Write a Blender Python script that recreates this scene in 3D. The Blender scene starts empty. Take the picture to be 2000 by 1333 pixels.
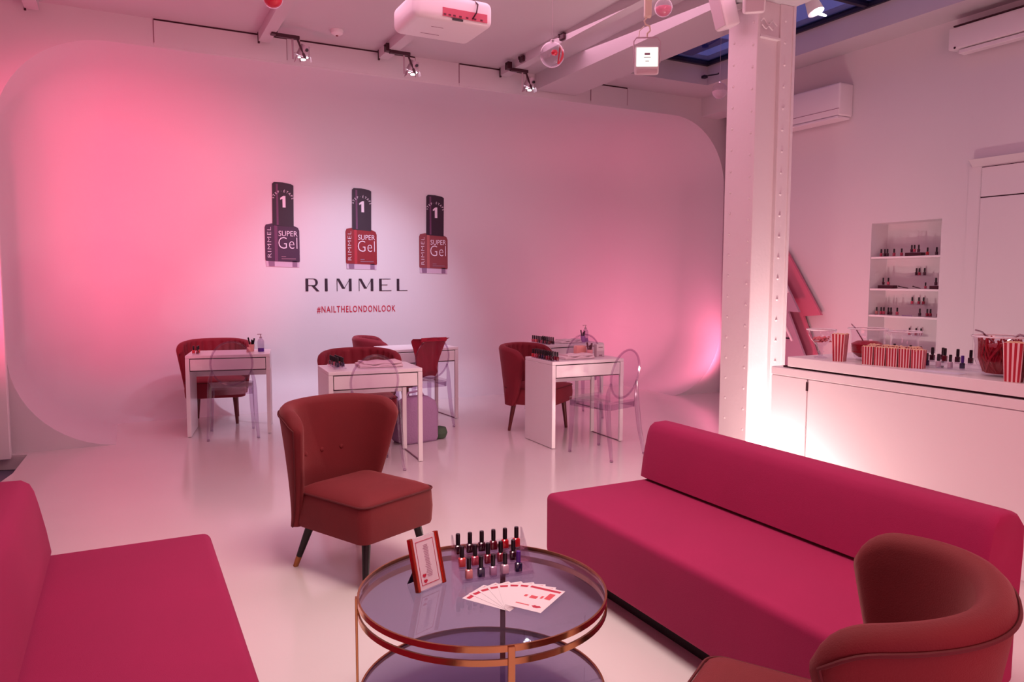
import bpy, bmesh, math, random
from mathutils import Vector, Matrix
random.seed(7)
PI = math.pi
sc = bpy.context.scene
COL = sc.collection

# ------------------------------------------------------------------ camera
cam_d = bpy.data.cameras.new('camera')
cam_d.sensor_width = 36.0
cam_d.lens = 36.0 * 1461.39 / 2000.0
cam_d.clip_start = 0.02
cam = bpy.data.objects.new('camera', cam_d)
COL.objects.link(cam)
yaw, pitch, roll = 0.47811865, 0.08265868, 0.00280346
cy, sy, cp, sp = math.cos(yaw), math.sin(yaw), math.cos(pitch), math.sin(pitch)
fw = Vector((sy * cp, cy * cp, -sp)); r0 = Vector((cy, -sy, 0)); u0 = r0.cross(fw)
rr_ = r0 * math.cos(roll) + u0 * math.sin(roll)
uu_ = -r0 * math.sin(roll) + u0 * math.cos(roll)
cm = Matrix((rr_, uu_, -fw)).transposed().to_4x4()
cm.translation = Vector((0, 0, 1.45))
cam.matrix_world = cm
sc.camera = cam

# ------------------------------------------------------------------ world, exposure
w = bpy.data.worlds.new('dusk_sky'); sc.world = w
w.use_nodes = True
bg = w.node_tree.nodes['Background']
bg.inputs[0].default_value = (0.24, 0.20, 0.40, 1)
bg.inputs[1].default_value = 1.1
sc.view_settings.view_transform = 'Standard'
sc.view_settings.look = 'None'
sc.view_settings.gamma = 1.0
sc.view_settings.exposure = 0.0
sc.view_settings.use_curve_mapping = False
try:
    sc.cycles.use_denoising = True
    sc.cycles.max_bounces = 10
    sc.cycles.transparent_max_bounces = 24
    sc.cycles.caustics_reflective = False
    sc.cycles.caustics_refractive = False
    sc.cycles.sample_clamp_indirect = 4.0
except Exception:
    pass

# ------------------------------------------------------------------ lights
def light(kind, name, loc, target, power, color, **k):
    d = bpy.data.lights.new(name, kind)
    d.energy = power; d.color = color
    for a, b in k.items():
        setattr(d, a, b)
    o = bpy.data.objects.new(name, d); COL.objects.link(o)
    o.location = loc
    if target is not None:
        o.rotation_euler = (Vector(target) - Vector(loc)).to_track_quat('-Z', 'Y').to_euler()
    return o

PINK = (1.0, 0.075, 0.21); SALMON = (1.0, 0.32, 0.30); WARM = (1.0, 0.80, 0.74); ROSE = (1.0, 0.50, 0.68)
# coloured wash on the left of the back wall
light('SPOT', 'pink_wash_lamp', (-0.9, 3.0, 1.5), (0.0, 8.6, 2.05), 1100, PINK, spot_size=math.radians(41), spot_blend=1.0, shadow_soft_size=0.10)
light('SPOT', 'pink_uplight_left', (-1.1, 5.6, 0.3), (-0.55, 7.3, 3.5), 130, PINK, spot_size=math.radians(110), spot_blend=1.0, shadow_soft_size=0.08)
# pink uplighter behind the column
light('SPOT', 'pink_uplight_column', (6.44, 6.96, 0.45), (6.3, 8.7, 1.2), 90, (1.0, 0.18, 0.33), spot_size=math.radians(135), spot_blend=1.0, shadow_soft_size=0.10)
light('SPOT', 'red_uplight_side', (5.0, 4.9, 0.10), (6.4, 5.6, 1.5), 50, (1.0, 0.16, 0.25), spot_size=math.radians(80), spot_blend=1.0, shadow_soft_size=0.05)
# warm white uplighters at the foot of the column and the counter
light('POINT', 'white_uplight_column', (4.36, 3.84, 0.07), None, 48, (1.0, 0.72, 0.68), shadow_soft_size=0.04)
light('POINT', 'white_uplight_counter', (3.42, 3.48, 0.06), None, 34, (1.0, 0.68, 0.62), shadow_soft_size=0.05)
light('SPOT', 'white_uplight_beam', (4.38, 3.72, 0.10), (4.38, 4.19, 2.3), 60, (1.0, 0.84, 0.82), spot_size=math.radians(50), spot_blend=1.0, shadow_soft_size=0.04)
# white light on the printed graphic
light('SPOT', 'graphic_spot', (2.7, 6.1, 3.45), (2.3, 8.7, 0.75), 330, (0.80, 0.78, 1.0), spot_size=math.radians(62), spot_blend=1.0, shadow_soft_size=0.08)
# warm lounge light overhead, then added area fills for the ambient pink
light('AREA', 'lounge_ceiling_light', (1.2, 2.2, 3.6), (1.2, 2.7, 0), 43, WARM, shape='RECTANGLE', size=1.4, size_y=1.4, spread=math.radians(105))
light('AREA', 'salmon_fill', (2.6, -1.0, 2.6), (3.4, 2.6, 0.6), 32, SALMON, shape='RECTANGLE', size=1.6, size_y=1.2)  # added salmon fill in mid-air for the counter front, no fitting there
light('AREA', 'studio_fill', (2.6, 5.2, 3.60), (2.6, 5.4, 0), 50, ROSE, shape='RECTANGLE', size=4.0, size_y=2.2)  # added ambient fill over the studio, not a real ceiling panel
light('AREA', 'pink_ceiling_fill', (1.0, -1.9, 0.8), (2.2, 4.2, 3.6), 46, (1.0, 0.34, 0.50), shape='RECTANGLE', size=2.4, size_y=0.8)  # added fill low behind the camera, turned up to pink the ceiling
light('AREA', 'counter_fill', (4.9, 2.2, 3.55), (4.7, 2.4, 0), 14, (1.0, 0.68, 0.86), shape='RECTANGLE', size=1.2, size_y=2.2)  # added soft fill for the column and right wall, no such lamp

# ------------------------------------------------------------------ materials
def lin(c):
    return tuple(((x / 255) / 12.92 if x / 255 <= 0.04045 else ((x / 255 + 0.055) / 1.055) ** 2.4) for x in c)

MATS = {}
def M(name, rgb, rough=0.5, metal=0.0, bump=0.0, bscale=60.0, var=0.0, vscale=6.0, **k):
    if name in MATS: return MATS[name]
    m = bpy.data.materials.new(name); m.use_nodes = True
    nt = m.node_tree; b = nt.nodes['Principled BSDF']
    c = lin(rgb)
    b.inputs['Base Color'].default_value = (*c, 1)
    b.inputs['Roughness'].default_value = rough
    b.inputs['Metallic'].default_value = metal
    for a, v in k.items():
        b.inputs[a.replace('_', ' ')].default_value = v
    tc = nt.nodes.new('ShaderNodeTexCoord')
    if var:
        n = nt.nodes.new('ShaderNodeTexNoise'); n.inputs['Scale'].default_value = vscale
        n.inputs['Detail'].default_value = 4
        nt.links.new(tc.outputs['Object'], n.inputs['Vector'])
        mr = nt.nodes.new('ShaderNodeMapRange')
        mr.inputs[1].default_value = 0.3; mr.inputs[2].default_value = 0.7
        mr.inputs[3].default_value = 1 - var; mr.inputs[4].default_value = 1 + var
        nt.links.new(n.outputs['Fac'], mr.inputs[0])
        vm = nt.nodes.new('ShaderNodeVectorMath'); vm.operation = 'SCALE'
        vm.inputs[0].default_value = c
        nt.links.new(mr.outputs[0], vm.inputs['Scale'])
        nt.links.new(vm.outputs[0], b.inputs['Base Color'])
    if bump:
        n = nt.nodes.new('ShaderNodeTexNoise'); n.inputs['Scale'].default_value = bscale
        n.inputs['Detail'].default_value = 3
        nt.links.new(tc.outputs['Object'], n.inputs['Vector'])
        bp = nt.nodes.new('ShaderNodeBump'); bp.inputs['Strength'].default_value = bump
        bp.inputs['Distance'].default_value = 0.01
        nt.links.new(n.outputs['Fac'], bp.inputs['Height'])
        nt.links.new(bp.outputs[0], b.inputs['Normal'])
    MATS[name] = m
    return m

def thin_glass(name, tint, gloss=1.0, rough=0.02, ior=1.45):
    m = bpy.data.materials.new(name); m.use_nodes = True
    nt = m.node_tree; nt.nodes.clear()
    o = nt.nodes.new('ShaderNodeOutputMaterial')
    t = nt.nodes.new('ShaderNodeBsdfTransparent'); t.inputs[0].default_value = (*tint, 1)
    g = nt.nodes.new('ShaderNodeBsdfGlossy'); g.inputs['Roughness'].default_value = rough
    g.inputs[0].default_value = (gloss, gloss, gloss, 1)
    lw = nt.nodes.new('ShaderNodeLayerWeight'); lw.inputs[0].default_value = 0.5
    pw = nt.nodes.new('ShaderNodeMath'); pw.operation = 'POWER'; pw.inputs[1].default_value = 4.0
    nt.links.new(lw.outputs['Facing'], pw.inputs[0])
    f = nt.nodes.new('ShaderNodeMapRange'); f.inputs[3].default_value = ((ior - 1) / (ior + 1)) ** 2; f.inputs[4].default_value = 0.85
    nt.links.new(pw.outputs[0], f.inputs[0])
    mx = nt.nodes.new('ShaderNodeMixShader')
    nt.links.new(f.outputs[0], mx.inputs[0]); nt.links.new(t.outputs[0], mx.inputs[1]); nt.links.new(g.outputs[0], mx.inputs[2])
    nt.links.new(mx.outputs[0], o.inputs[0])
    MATS[name] = m
    return m

def emit(name, rgb, s):
    m = bpy.data.materials.new(name); m.use_nodes = True
    nt = m.node_tree; nt.nodes.clear()
    o = nt.nodes.new('ShaderNodeOutputMaterial'); e = nt.nodes.new('ShaderNodeEmission')
    e.inputs[0].default_value = (*rgb, 1); e.inputs[1].default_value = s
    nt.links.new(e.outputs[0], o.inputs[0]); MATS[name] = m
    return m

WALL = M('white_wall_paint', (220, 214, 218), 0.55, bump=0.05, bscale=90)
CEIL = M('white_ceiling_paint', (206, 200, 204), 0.7, bump=0.04, bscale=70)
FLOOR = M('white_epoxy_floor', (226, 216, 216), 0.13, bump=0.02, bscale=3.0, var=0.02, vscale=1.2)
GREYFLOOR = M('grey_floor', (110, 105, 125), 0.6)
GAP = M('dark_gap', (58, 20, 34), 0.8)
WHITE = M('white_lacquer', (236, 230, 232), 0.3, bump=0.01)
COLPAINT = M('column_gloss_paint', (226, 216, 218), 0.35, bump=0.12, bscale=35)
MAGENTA = M('magenta_fabric', (156, 8, 76), 0.85, bump=0.25, bscale=500, var=0.04, vscale=3, Sheen_Weight=0.12, Sheen_Roughness=0.5)
MAGENTA.node_tree.nodes['Principled BSDF'].inputs['Sheen Tint'].default_value = (1, 0.3, 0.55, 1)
VELVET = M('russet_velvet', (112, 19, 27), 0.8, bump=0.15, bscale=300, var=0.08, vscale=5, Sheen_Weight=0.22, Sheen_Roughness=0.4)
VELVET.node_tree.nodes['Principled BSDF'].inputs['Sheen Tint'].default_value = (1, 0.45, 0.42, 1)
PIPE = M('russet_piping', (92, 22, 28), 0.8)
CRIMSON = M('crimson_velvet', (128, 24, 42), 0.8, bump=0.15, bscale=300, var=0.06, vscale=5, Sheen_Weight=0.25, Sheen_Roughness=0.4)
CRIMSON.node_tree.nodes['Principled BSDF'].inputs['Sheen Tint'].default_value = (1, 0.4, 0.45, 1)
BLACKLEG = M('black_stained_wood', (13, 4, 7), 0.5, var=0.1, vscale=20)
REDLEG = M('dark_red_wood', (96, 26, 30), 0.45, var=0.1, vscale=20)
BRASS = M('brass_tip', (168, 112, 70), 0.35, 0.9)
ROSEGOLD = M('rose_gold_metal', (206, 150, 104), 0.16, 1.0)
COPPER = M('copper_frame_metal', (196, 88, 66), 0.22, 1.0)
SMOKE = thin_glass('smoky_violet_glass', (0.62, 0.59, 0.73), 1.0, 0.02, 1.55)
ACRYL = thin_glass('clear_acrylic', (0.95, 0.93, 0.96), 1.0, 0.03, 1.5)
GHOST = thin_glass('ghost_polycarbonate', (0.94, 0.89, 0.94), 0.9, 0.06, 1.45)
GHOSTEDGE = thin_glass('ghost_polycarbonate_edge', (0.84, 0.76, 0.84), 0.8, 0.1, 1.45)
CLEAR = thin_glass('clear_glass', (0.93, 0.90, 0.94), 1.0, 0.02, 1.5)
BOTGLASS = thin_glass('bottle_glass', (0.80, 0.74, 0.82), 1.0, 0.05, 1.5)
BLACK = M('black_plastic', (20, 10, 18), 0.3)
DARK = M('dark_metal', (60, 20, 34), 0.4, 0.3)
GREYM = M('grey_painted_metal', (190, 170, 180), 0.4, 0.2)
PURPLE = M('purple_plastic', (84, 30, 140), 0.35)
LAVP = M('lavender_plastic', (170, 120, 190), 0.4)
PEACH = M('peach_plastic', (235, 170, 160), 0.4)
PAPER = M('white_paper', (214, 202, 208), 0.6)
PRED = M('printed_red', (176, 26, 56), 0.5)
PINKPRINT = M('printed_pink', (200, 70, 80), 0.5)
GREYPRINT = M('printed_grey', (150, 110, 130), 0.6)
PRBLACK = M('printed_black', (40, 10, 38), 0.5)
PRPLUM = M('printed_plum', (62, 24, 62), 0.5)
PRHI = M('printed_plum_highlight', (104, 52, 92), 0.5)
PRR = M('printed_scarlet', (138, 10, 30), 0.5)
PRRH = M('printed_scarlet_light', (176, 36, 56), 0.5)
PRC = M('printed_copper', (138, 60, 68), 0.5)
PRCH = M('printed_copper_light', (176, 92, 92), 0.5)
PRGL = M('printed_glass_base', (205, 180, 200), 0.5)
PRGD = M('printed_glass_shadow', (140, 105, 135), 0.5)
PRW = M('printed_white', (238, 225, 238), 0.5)
STRIPE_R = M('carton_red', (178, 38, 56), 0.5)
STRIPE_W = M('carton_white', (244, 216, 216), 0.5)
POPCORN = M('popcorn_cream', (232, 196, 160), 0.8, bump=0.5, bscale=80)
CANDY = M('red_candy', (166, 10, 34), 0.3)
PINKCANDY = M('pink_candy', (232, 110, 120), 0.4)
STEEL = M('polished_steel', (210, 200, 210), 0.15, 1.0)
SKYGLASS = thin_glass('skylight_glass', (0.55, 0.62, 0.85), 0.8, 0.05, 1.5)
FRAMED = M('dark_skylight_frame', (24, 14, 40), 0.5)
TREE_SHADOW = M('red_tree_shadow', (206, 112, 138), 0.6)  # colour of the tree's red wall shadow, built as a board
TREE_W = M('mauve_card', (176, 140, 160), 0.6)
TREE_E = M('white_card_edge', (240, 226, 232), 0.5)
BAG = M('mauve_bag_fabric', (158, 122, 158), 0.9, bump=0.4, bscale=60)
LENS = emit('lamp_lens', (0.95, 0.95, 1.0), 14)
FLOODFACE = emit('flood_diffuser', (1.0, 0.97, 0.90), 1.15)
JACKET = M('red_jacket_cloth', (170, 32, 60), 0.85, bump=0.3, bscale=120)
BULB_R = M('red_bauble_fill', (225, 30, 60), 0.4)
PLUGS = M('port_dark', (90, 20, 44), 0.5)
TOWEL = M('white_towel', (240, 222, 226), 0.9, bump=0.5, bscale=200)

# ------------------------------------------------------------------ mesh kit
class MB:
    def __init__(s): s.v = []; s.f = []
    def add(s, vf, mat=None):
        v, f = vf; n = len(s.v)
        if mat is not None: v = [mat @ Vector(p) for p in v]
        s.v += [tuple(p) for p in v]; s.f += [tuple(i + n for i in q) for q in f]
        return s
    def mesh(s, name, smooth=35):
        me = bpy.data.meshes.new(name); me.from_pydata(s.v, [], s.f)
        bm = bmesh.new(); bm.from_mesh(me)
        bmesh.ops.recalc_face_normals(bm, faces=bm.faces); bm.to_mesh(me); bm.free()
        if smooth:
            me.polygons.foreach_set('use_smooth', [True] * len(me.polygons))
            me.set_sharp_from_angle(angle=math.radians(smooth))
        me.update(); return me

def mb(*parts):
    m = MB()
    for p in parts: m.add(p)
    return m

def obj(name, m, mat, parent=None, smooth=35, loc=None, rotz=None):
    me = m.mesh(name, smooth) if isinstance(m, MB) else m
    if not me.materials: me.materials.append(mat)
    o = bpy.data.objects.new(name, me); COL.objects.link(o)
    if me.materials[0] is not mat:
        o.material_slots[0].link = 'OBJECT'; o.material_slots[0].material = mat
    if parent: o.parent = parent
    if loc is not None: o.location = loc
    if rotz is not None: o.rotation_euler = (0, 0, rotz)
    return o

def tag(o, label=None, cat=None, group=None, kind=None):
    if label: o['label'] = label
    if cat: o['category'] = cat
    if group: o['group'] = group
    if kind: o['kind'] = kind
    return o

def thing(name, label, cat, loc=(0, 0, 0), rotz=0.0, group=None):
    o = bpy.data.objects.new(name, None); COL.objects.link(o)
    o.empty_display_size = 0.05
    o.location = loc; o.rotation_euler = (0, 0, rotz)
    return tag(o, label, cat, group)

def struct(name, m, mat, parent=None, smooth=35):
    o = obj(name, m, mat, parent, smooth)
    if not parent: o['kind'] = 'structure'
    return o

def copy_tree(o, parent=None):
    c = o.copy(); COL.objects.link(c); c.parent = parent
    for ch in list(o.children):
        copy_tree(ch, c)
    return c

def dup(root, loc, rotz, label, group=None):
    r = copy_tree(root); r.location = loc; r.rotation_euler = (0, 0, rotz); r['label'] = label
    if group: r['group'] = group
    return r

def bxx(x0, x1, y0, y1, z0, z1, bev=0.0, seg=1):
    sx, sy_, sz = abs(x1 - x0), abs(y1 - y0), abs(z1 - z0)
    c = Vector(((x0 + x1) / 2, (y0 + y1) / 2, (z0 + z1) / 2))
    bm = bmesh.new(); bmesh.ops.create_cube(bm, size=1.0)
    for v in bm.verts: v.co = Vector((v.co.x * sx, v.co.y * sy_, v.co.z * sz)) + c
    if bev:
        bmesh.ops.bevel(bm, geom=list(bm.edges), offset=min(bev, sx * .45, sy_ * .45, sz * .45), segments=seg, affect='EDGES', profile=0.5)
    bm.verts.index_update()
    r = ([v.co.copy() for v in bm.verts], [tuple(v.index for v in f.verts) for f in bm.faces]); bm.free(); return r

def bc(cx, cy_, cz, sx, sy_, sz, bev=0.0, seg=1):
    return bxx(cx - sx / 2, cx + sx / 2, cy_ - sy_ / 2, cy_ + sy_ / 2, cz - sz / 2, cz + sz / 2, bev, seg)

def tf(vf, m): return ([m @ Vector(p) for p in vf[0]], vf[1])
def T(x, y, z): return Matrix.Translation((x, y, z))
def R(a, ax='Z'): return Matrix.Rotation(a, 4, ax)

def lathe(prof, n=20, cx=0, cy_=0, cap=True, a0=0.0, a1=2 * PI):
    v = []; f = []; k = len(prof)
    full = abs(a1 - a0 - 2 * PI) < 1e-6
    m = n if full else n + 1
    for i in range(m):
        a = a0 + (a1 - a0) * i / n
        for r, z in prof: v.append(Vector((cx + r * math.cos(a), cy_ + r * math.sin(a), z)))
    for i in range(n):
        j = (i + 1) % m
        for q in range(k - 1):
            f.append((i * k + q, j * k + q, j * k + q + 1, i * k + q + 1))
    if cap and full:
        if prof[0][0] > 1e-5: f.append(tuple(i * k for i in range(n - 1, -1, -1)))
        if prof[-1][0] > 1e-5: f.append(tuple(i * k + k - 1 for i in range(n)))
    return v, f

def tube(pts, r, n=8, closed=False, caps=True):
    pts = [Vector(p) for p in pts]; N = len(pts)
    rs = r if isinstance(r, (list, tuple)) else [r] * N
    v = []; f = []
    prev = None
    for i, p in enumerate(pts):
        if closed: d = pts[(i + 1) % N] - pts[i - 1]
        else: d = pts[min(i + 1, N - 1)] - pts[max(i - 1, 0)]
        d.normalize()
        if prev is None:
            a = Vector((0, 0, 1)) if abs(d.z) < 0.9 else Vector((1, 0, 0))
            s = d.cross(a).normalized()
        else:
            s = (prev - d * prev.dot(d)).normalized()
        prev = s; t = d.cross(s)
        for k in range(n):
            a = 2 * PI * k / n
            v.append(p + (s * math.cos(a) + t * math.sin(a)) * rs[i])
    m = N if closed else N - 1
    for i in range(m):
        j = (i + 1) % N
        for k in range(n):
            l = (k + 1) % n
            f.append((i * n + k, j * n + k, j * n + l, i * n + l))
    if caps and not closed:
        f.append(tuple(range(n - 1, -1, -1))); f.append(tuple((N - 1) * n + k for k in range(n)))
    return v, f

def bar(p, q, w_, h_, up=(0, 0, 1)):
    p = Vector(p); q = Vector(q); d = (q - p); L = d.length; d.normalize()
    u = Vector(up); s = d.cross(u).normalized(); t = s.cross(d)
    v = []
    for a in (p, q):
        for i, j in ((-1, -1), (1, -1), (1, 1), (-1, 1)): v.append(a + s * (i * w_ / 2) + t * (j * h_ / 2))
    return v, [(3, 2, 1, 0), (4, 5, 6, 7), (0, 1, 5, 4), (1, 2, 6, 5), (2, 3, 7, 6), (3, 0, 4, 7)]

def rrect(w_, d_, r, n=5):
    pts = []
    for sx, sy_, a0 in ((1, 1, 0), (-1, 1, PI / 2), (-1, -1, PI), (1, -1, 3 * PI / 2)):
        for i in range(n + 1):
            a = a0 + PI / 2 * i / n
            pts.append((sx * (w_ / 2 - r) + r * math.cos(a), sy_ * (d_ / 2 - r) + r * math.sin(a)))
    return pts

def rings(rs, cap0=True, cap1=True):
    """rs: list of rings, each a list of 3D points with the same count"""
    v = []; f = []; n = len(rs[0])
    for r_ in rs: v += [Vector(p) for p in r_]
    for i in range(len(rs) - 1):
        for k in range(n):
            l = (k + 1) % n
            f.append((i * n + k, i * n + l, (i + 1) * n + l, (i + 1) * n + k))
    if cap0: f.append(tuple(range(n - 1, -1, -1)))
    if cap1: f.append(tuple((len(rs) - 1) * n + k for k in range(n)))
    return v, f

def prism(poly, t, plane='xz', off=0.0):
    """extruded outline; plane 'xz' extrudes along y, 'xy' along z, 'yz' along x"""
    n = len(poly); v = []
    for s in (off, off + t):
        for a, b in poly:
            v.append(Vector({'xz': (a, s, b), 'xy': (a, b, s), 'yz': (s, a, b)}[plane]))
    f = [tuple(range(n)), tuple(range(2 * n - 1, n - 1, -1))]
    for k in range(n):
        l = (k + 1) % n; f.append((k, l, n + l, n + k))
    return v, f

def text_mesh(s, size, extrude=0.001, spacing=1.0, xscale=1.0, weight=0.0):
    cu = bpy.data.curves.new('lettering', 'FONT'); cu.body = s; cu.size = size; cu.extrude = extrude
    cu.space_character = spacing; cu.align_x = 'CENTER'; cu.resolution_u = 3; cu.offset = weight
    o = bpy.data.objects.new('lettering', cu); COL.objects.link(o)
    bpy.context.view_layer.update()
    me = bpy.data.meshes.new_from_object(o.evaluated_get(bpy.context.evaluated_depsgraph_get()))
    v = [Vector((p.co.x * xscale, p.co.y, p.co.z)) for p in me.vertices]
    f = [tuple(p.vertices) for p in me.polygons]
    bpy.data.objects.remove(o); bpy.data.meshes.remove(me); bpy.data.curves.remove(cu)
    return v, f
def wallify(vf, x, y, z):      # text drawn in xy stands on a wall facing -y
    return ([Vector((x + p.x, y - p.z, z + p.y)) for p in vf[0]], vf[1])
def fit_text(s, x0, x1, y0, y1, y, extrude=0.001, spacing=1.0, weight=0.0):
    vf = text_mesh(s, 1.0, extrude, spacing, 1.0, weight)
    xs = [p.x for p in vf[0]]; ys = [p.y for p in vf[0]]
    ax = (x1 - x0) / (max(xs) - min(xs)); ay = (y1 - y0) / (max(ys) - min(ys))
    return ([Vector((x0 + (p.x - min(xs)) * ax, y - p.z * 1.0, y0 + (p.y - min(ys)) * ay)) for p in vf[0]], vf[1])

# ================================================================== THE SETTING
ZC = 3.67; YF = 7.3; XR = 6.4; XL = -2.2; YN = -2.6
# floor: white epoxy with a cut corner at the left, grey floor beyond
poly = [(XR + 0.7, YN), (XR + 0.7, 9.2), (-1.4, 9.2), (-1.4, 7.40), (-0.75, 7.20), (-0.78, 6.55), (-1.15, 4.6), (-1.15, YN)]
struct('floor', mb(prism(poly, 0.12, 'xy', -0.12)), FLOOR, smooth=0)
struct('trim_1', mb(bxx(XL - 0.2, 0.0, YN, 7.6, -0.17, -0.125)), GREYFLOOR, smooth=0)

# ceiling with the skylight opening
SX0, SX1, SY0, SY1 = 4.95, 6.02, 0.6, 6.78
struct('ceiling', mb(bxx(XL, SX0, YN, YF, ZC, ZC + 0.12), bxx(SX1, XR + 0.7, YN, YF, ZC, ZC + 0.12),
                     bxx(SX0, SX1, SY1, YF, ZC, ZC + 0.12), bxx(SX0, SX1, YN, SY0, ZC, ZC + 0.12)), CEIL, smooth=0)
sky = thing('skylight', 'long rectangular rooflight with dusk blue glass and dark frame in the ceiling', 'skylight', (5.5, 3.7, ZC))
inv = T(-5.5, -3.7, -ZC)
obj('frame', mb(tf(bxx(SX0, SX0 + 0.40, SY0, SY1, 3.90, 3.95), inv), tf(bxx(SX0, SX1, SY1 - 0.05, SY1, 3.88, 3.93), inv), tf(bxx(SX1 - 0.03, SX1, SY0, SY1, 3.88, 3.93), inv)), FRAMED, sky, 0)
obj('upstand', mb(tf(bxx(SX0 - 0.05, SX0, SY0, SY1, ZC + 0.12, 4.0), inv), tf(bxx(SX1, SX1 + 0.05, SY0, SY1, ZC + 0.12, 4.0), inv),
                  tf(bxx(SX0, SX1, SY1, SY1 + 0.05, ZC + 0.12, 4.0), inv), tf(bxx(SX0, SX1, SY0 - 0.05, SY0, ZC + 0.12, 4.0), inv)), CEIL, sky, 0)
obj('lining', mb(tf(bxx(SX0, SX0 + 0.38, SY0, SY1 - 0.05, 3.87, 3.90), inv)), CEIL, sky, 0)
for k in range(3):
    y0 = 0.62 + k * 2.05
    obj('pane', mb(tf(bxx(SX0 + 0.40, SX1 - 0.03, y0, y0 + 2.0, 3.91, 3.92), inv)), SKYGLASS, sky, 0)
for k in range(2):
    y0 = 2.64 + k * 2.05
    obj('glazing_bar', mb(tf(bxx(SX0 + 0.38, SX1, y0 - 0.02, y0 + 0.02, 3.885, 3.935), inv)), FRAMED, sky, 0)
# pale blue roof blind lying over part of the far pane
obj('roof_blind', mb(tf(bxx(5.42, 5.72, 6.1, 6.70, 3.94, 3.95), inv)), M('pale_blue_blind', (120, 140, 200), 0.7), sky, 0)
obj('window_winder', mb(tf(tube([(5.93, 6.66, 3.74), (5.93, 6.5, 3.72), (5.86, 6.42, 3.70)], 0.008, 6), inv), tf(bc(5.93, 6.72, 3.74, 0.05, 0.05, 0.03), inv)), FRAMED, sky)

# back wall: front plane with a round-cornered opening and a smooth curved alcove behind it
OX0, OX1, OZ1, OR = -0.87, 6.80, 3.43, 0.82
def outline(n=14):
    pts = []
    for cx, cz, a0 in ((OX1 - OR, OZ1 - OR, 0), (OX0 + OR, OZ1 - OR, PI / 2), (OX0 + OR, OR - .003, PI), (OX1 - OR, OR - .003, 3 * PI / 2)):
        for i in range(n + 1):
            a = a0 + PI / 2 * i / n
            pts.append((cx + OR * math.cos(a), cz + OR * math.sin(a)))
    return pts
ol = outline()
def outer(p):     # push an outline point out to the border of the wall rectangle
    cx, cz = (OX0 + OX1) / 2, OZ1 / 2
    dx, dz = p[0] - cx, p[1] - cz
    ts = []
    if dx > 0: ts.append((XR + 0.65 - cx) / dx)
    if dx < 0: ts.append((XL - cx) / dx)
    if dz > 0: ts.append((ZC - cz) / dz)
    if dz < 0: ts.append((-0.02 - cz) / dz)
    t = min(ts)
    return (cx + dx * t, cz + dz * t)
v = []; f = []; n = len(ol)
for p in ol: v.append((p[0], YF, p[1]))
for p in ol: q = outer(p); v.append((q[0], YF, q[1]))
for k in range(n):
    l = (k + 1) % n; f.append((k, l, n + l, n + k))
# corners of the rectangle
for cx, cz in ((XR + 0.65, ZC), (XL, ZC), (XL, -0.02), (XR + 0.65, -0.02)):
    best = None
    for k in range(n):
        l = (k + 1) % n; a, b = v[n + k], v[n + l]
        if (abs(a[0] - cx) < 1e-4 and abs(b[2] - cz) < 1e-4) or (abs(a[2] - cz) < 1e-4 and abs(b[0] - cx) < 1e-4): best = (k, l)
    if best: v.append((cx, YF, cz)); f.append((n + best[0], n + best[1], len(v) - 1))
struct('wall_back', mb((v, f)), WALL, smooth=0)
# alcove shell
DEPTH = 1.5
def radius(p):
    z = p[1]
    t = min(1, max(0, z / 1.2)); t = t * t * (3 - 2 * t)
    return 0.50 * (1 - t) + 0.78 * t
v = []; f = []; NT = 14
cols = []
cxm, czm = (OX0 + OX1) / 2, OZ1 / 2
for k, p in enumerate(ol):
    a = ol[k - 1]; b = ol[(k + 1) % n]
    tx, tz = b[0] - a[0], b[1] - a[1]; L = math.hypot(tx, tz) or 1
    nx, nz = -tz / L, tx / L
    rad = radius(p); col = [(p[0], YF, p[1])]
    for i in range(NT + 1):
        t = PI / 2 * i / NT
        ins = rad * (1 - math.cos(t)); dep = DEPTH - rad + rad * math.sin(t)
        col.append((p[0] + nx * ins, YF + dep, p[1] + nz * ins))
    cols.append(col)
m_ = NT + 2
for c in cols: v += c
for k in range(n):
    l = (k + 1) % n
    for i in range(m_ - 1): f.append((k * m_ + i, l * m_ + i, l * m_ + i + 1, k * m_ + i + 1))
f.append(tuple(k * m_ + m_ - 1 for k in range(n)))
struct('wall_alcove', mb((v, f)), WALL, smooth=60)
# flush access panels in the frieze above the alcove
for x0, x1 in ((0.31, 1.42), (1.545, 2.675), (3.16, 3.945), (4.78, 5.28)):
    pnl = struct('trim_2', mb(bxx(x0, x1, YF - 0.006, YF, 3.445, ZC - 0.012)), WALL, smooth=0)
    obj('shadow_gap', mb(bxx(x0, x1, YF - 0.0075, YF - 0.001, ZC - 0.014, ZC - 0.001)), GAP, pnl, 0)
    obj('panel_joint', mb(bxx(x0 - 0.005, x0 + 0.001, YF - 0.007, YF - 0.001, 3.47, ZC - 0.004), bxx(x1 - 0.001, x1 + 0.005, YF - 0.007, YF - 0.001, 3.47, ZC - 0.004)), M('soft_joint', (150, 110, 125), 0.8), pnl, 0)
# white jamb at the far left
struct('door_1', mb(bxx(-1.9, -0.86, 7.16, 7.24, -0.02, 2.27, 0.006)), WHITE, smooth=0)
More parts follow.
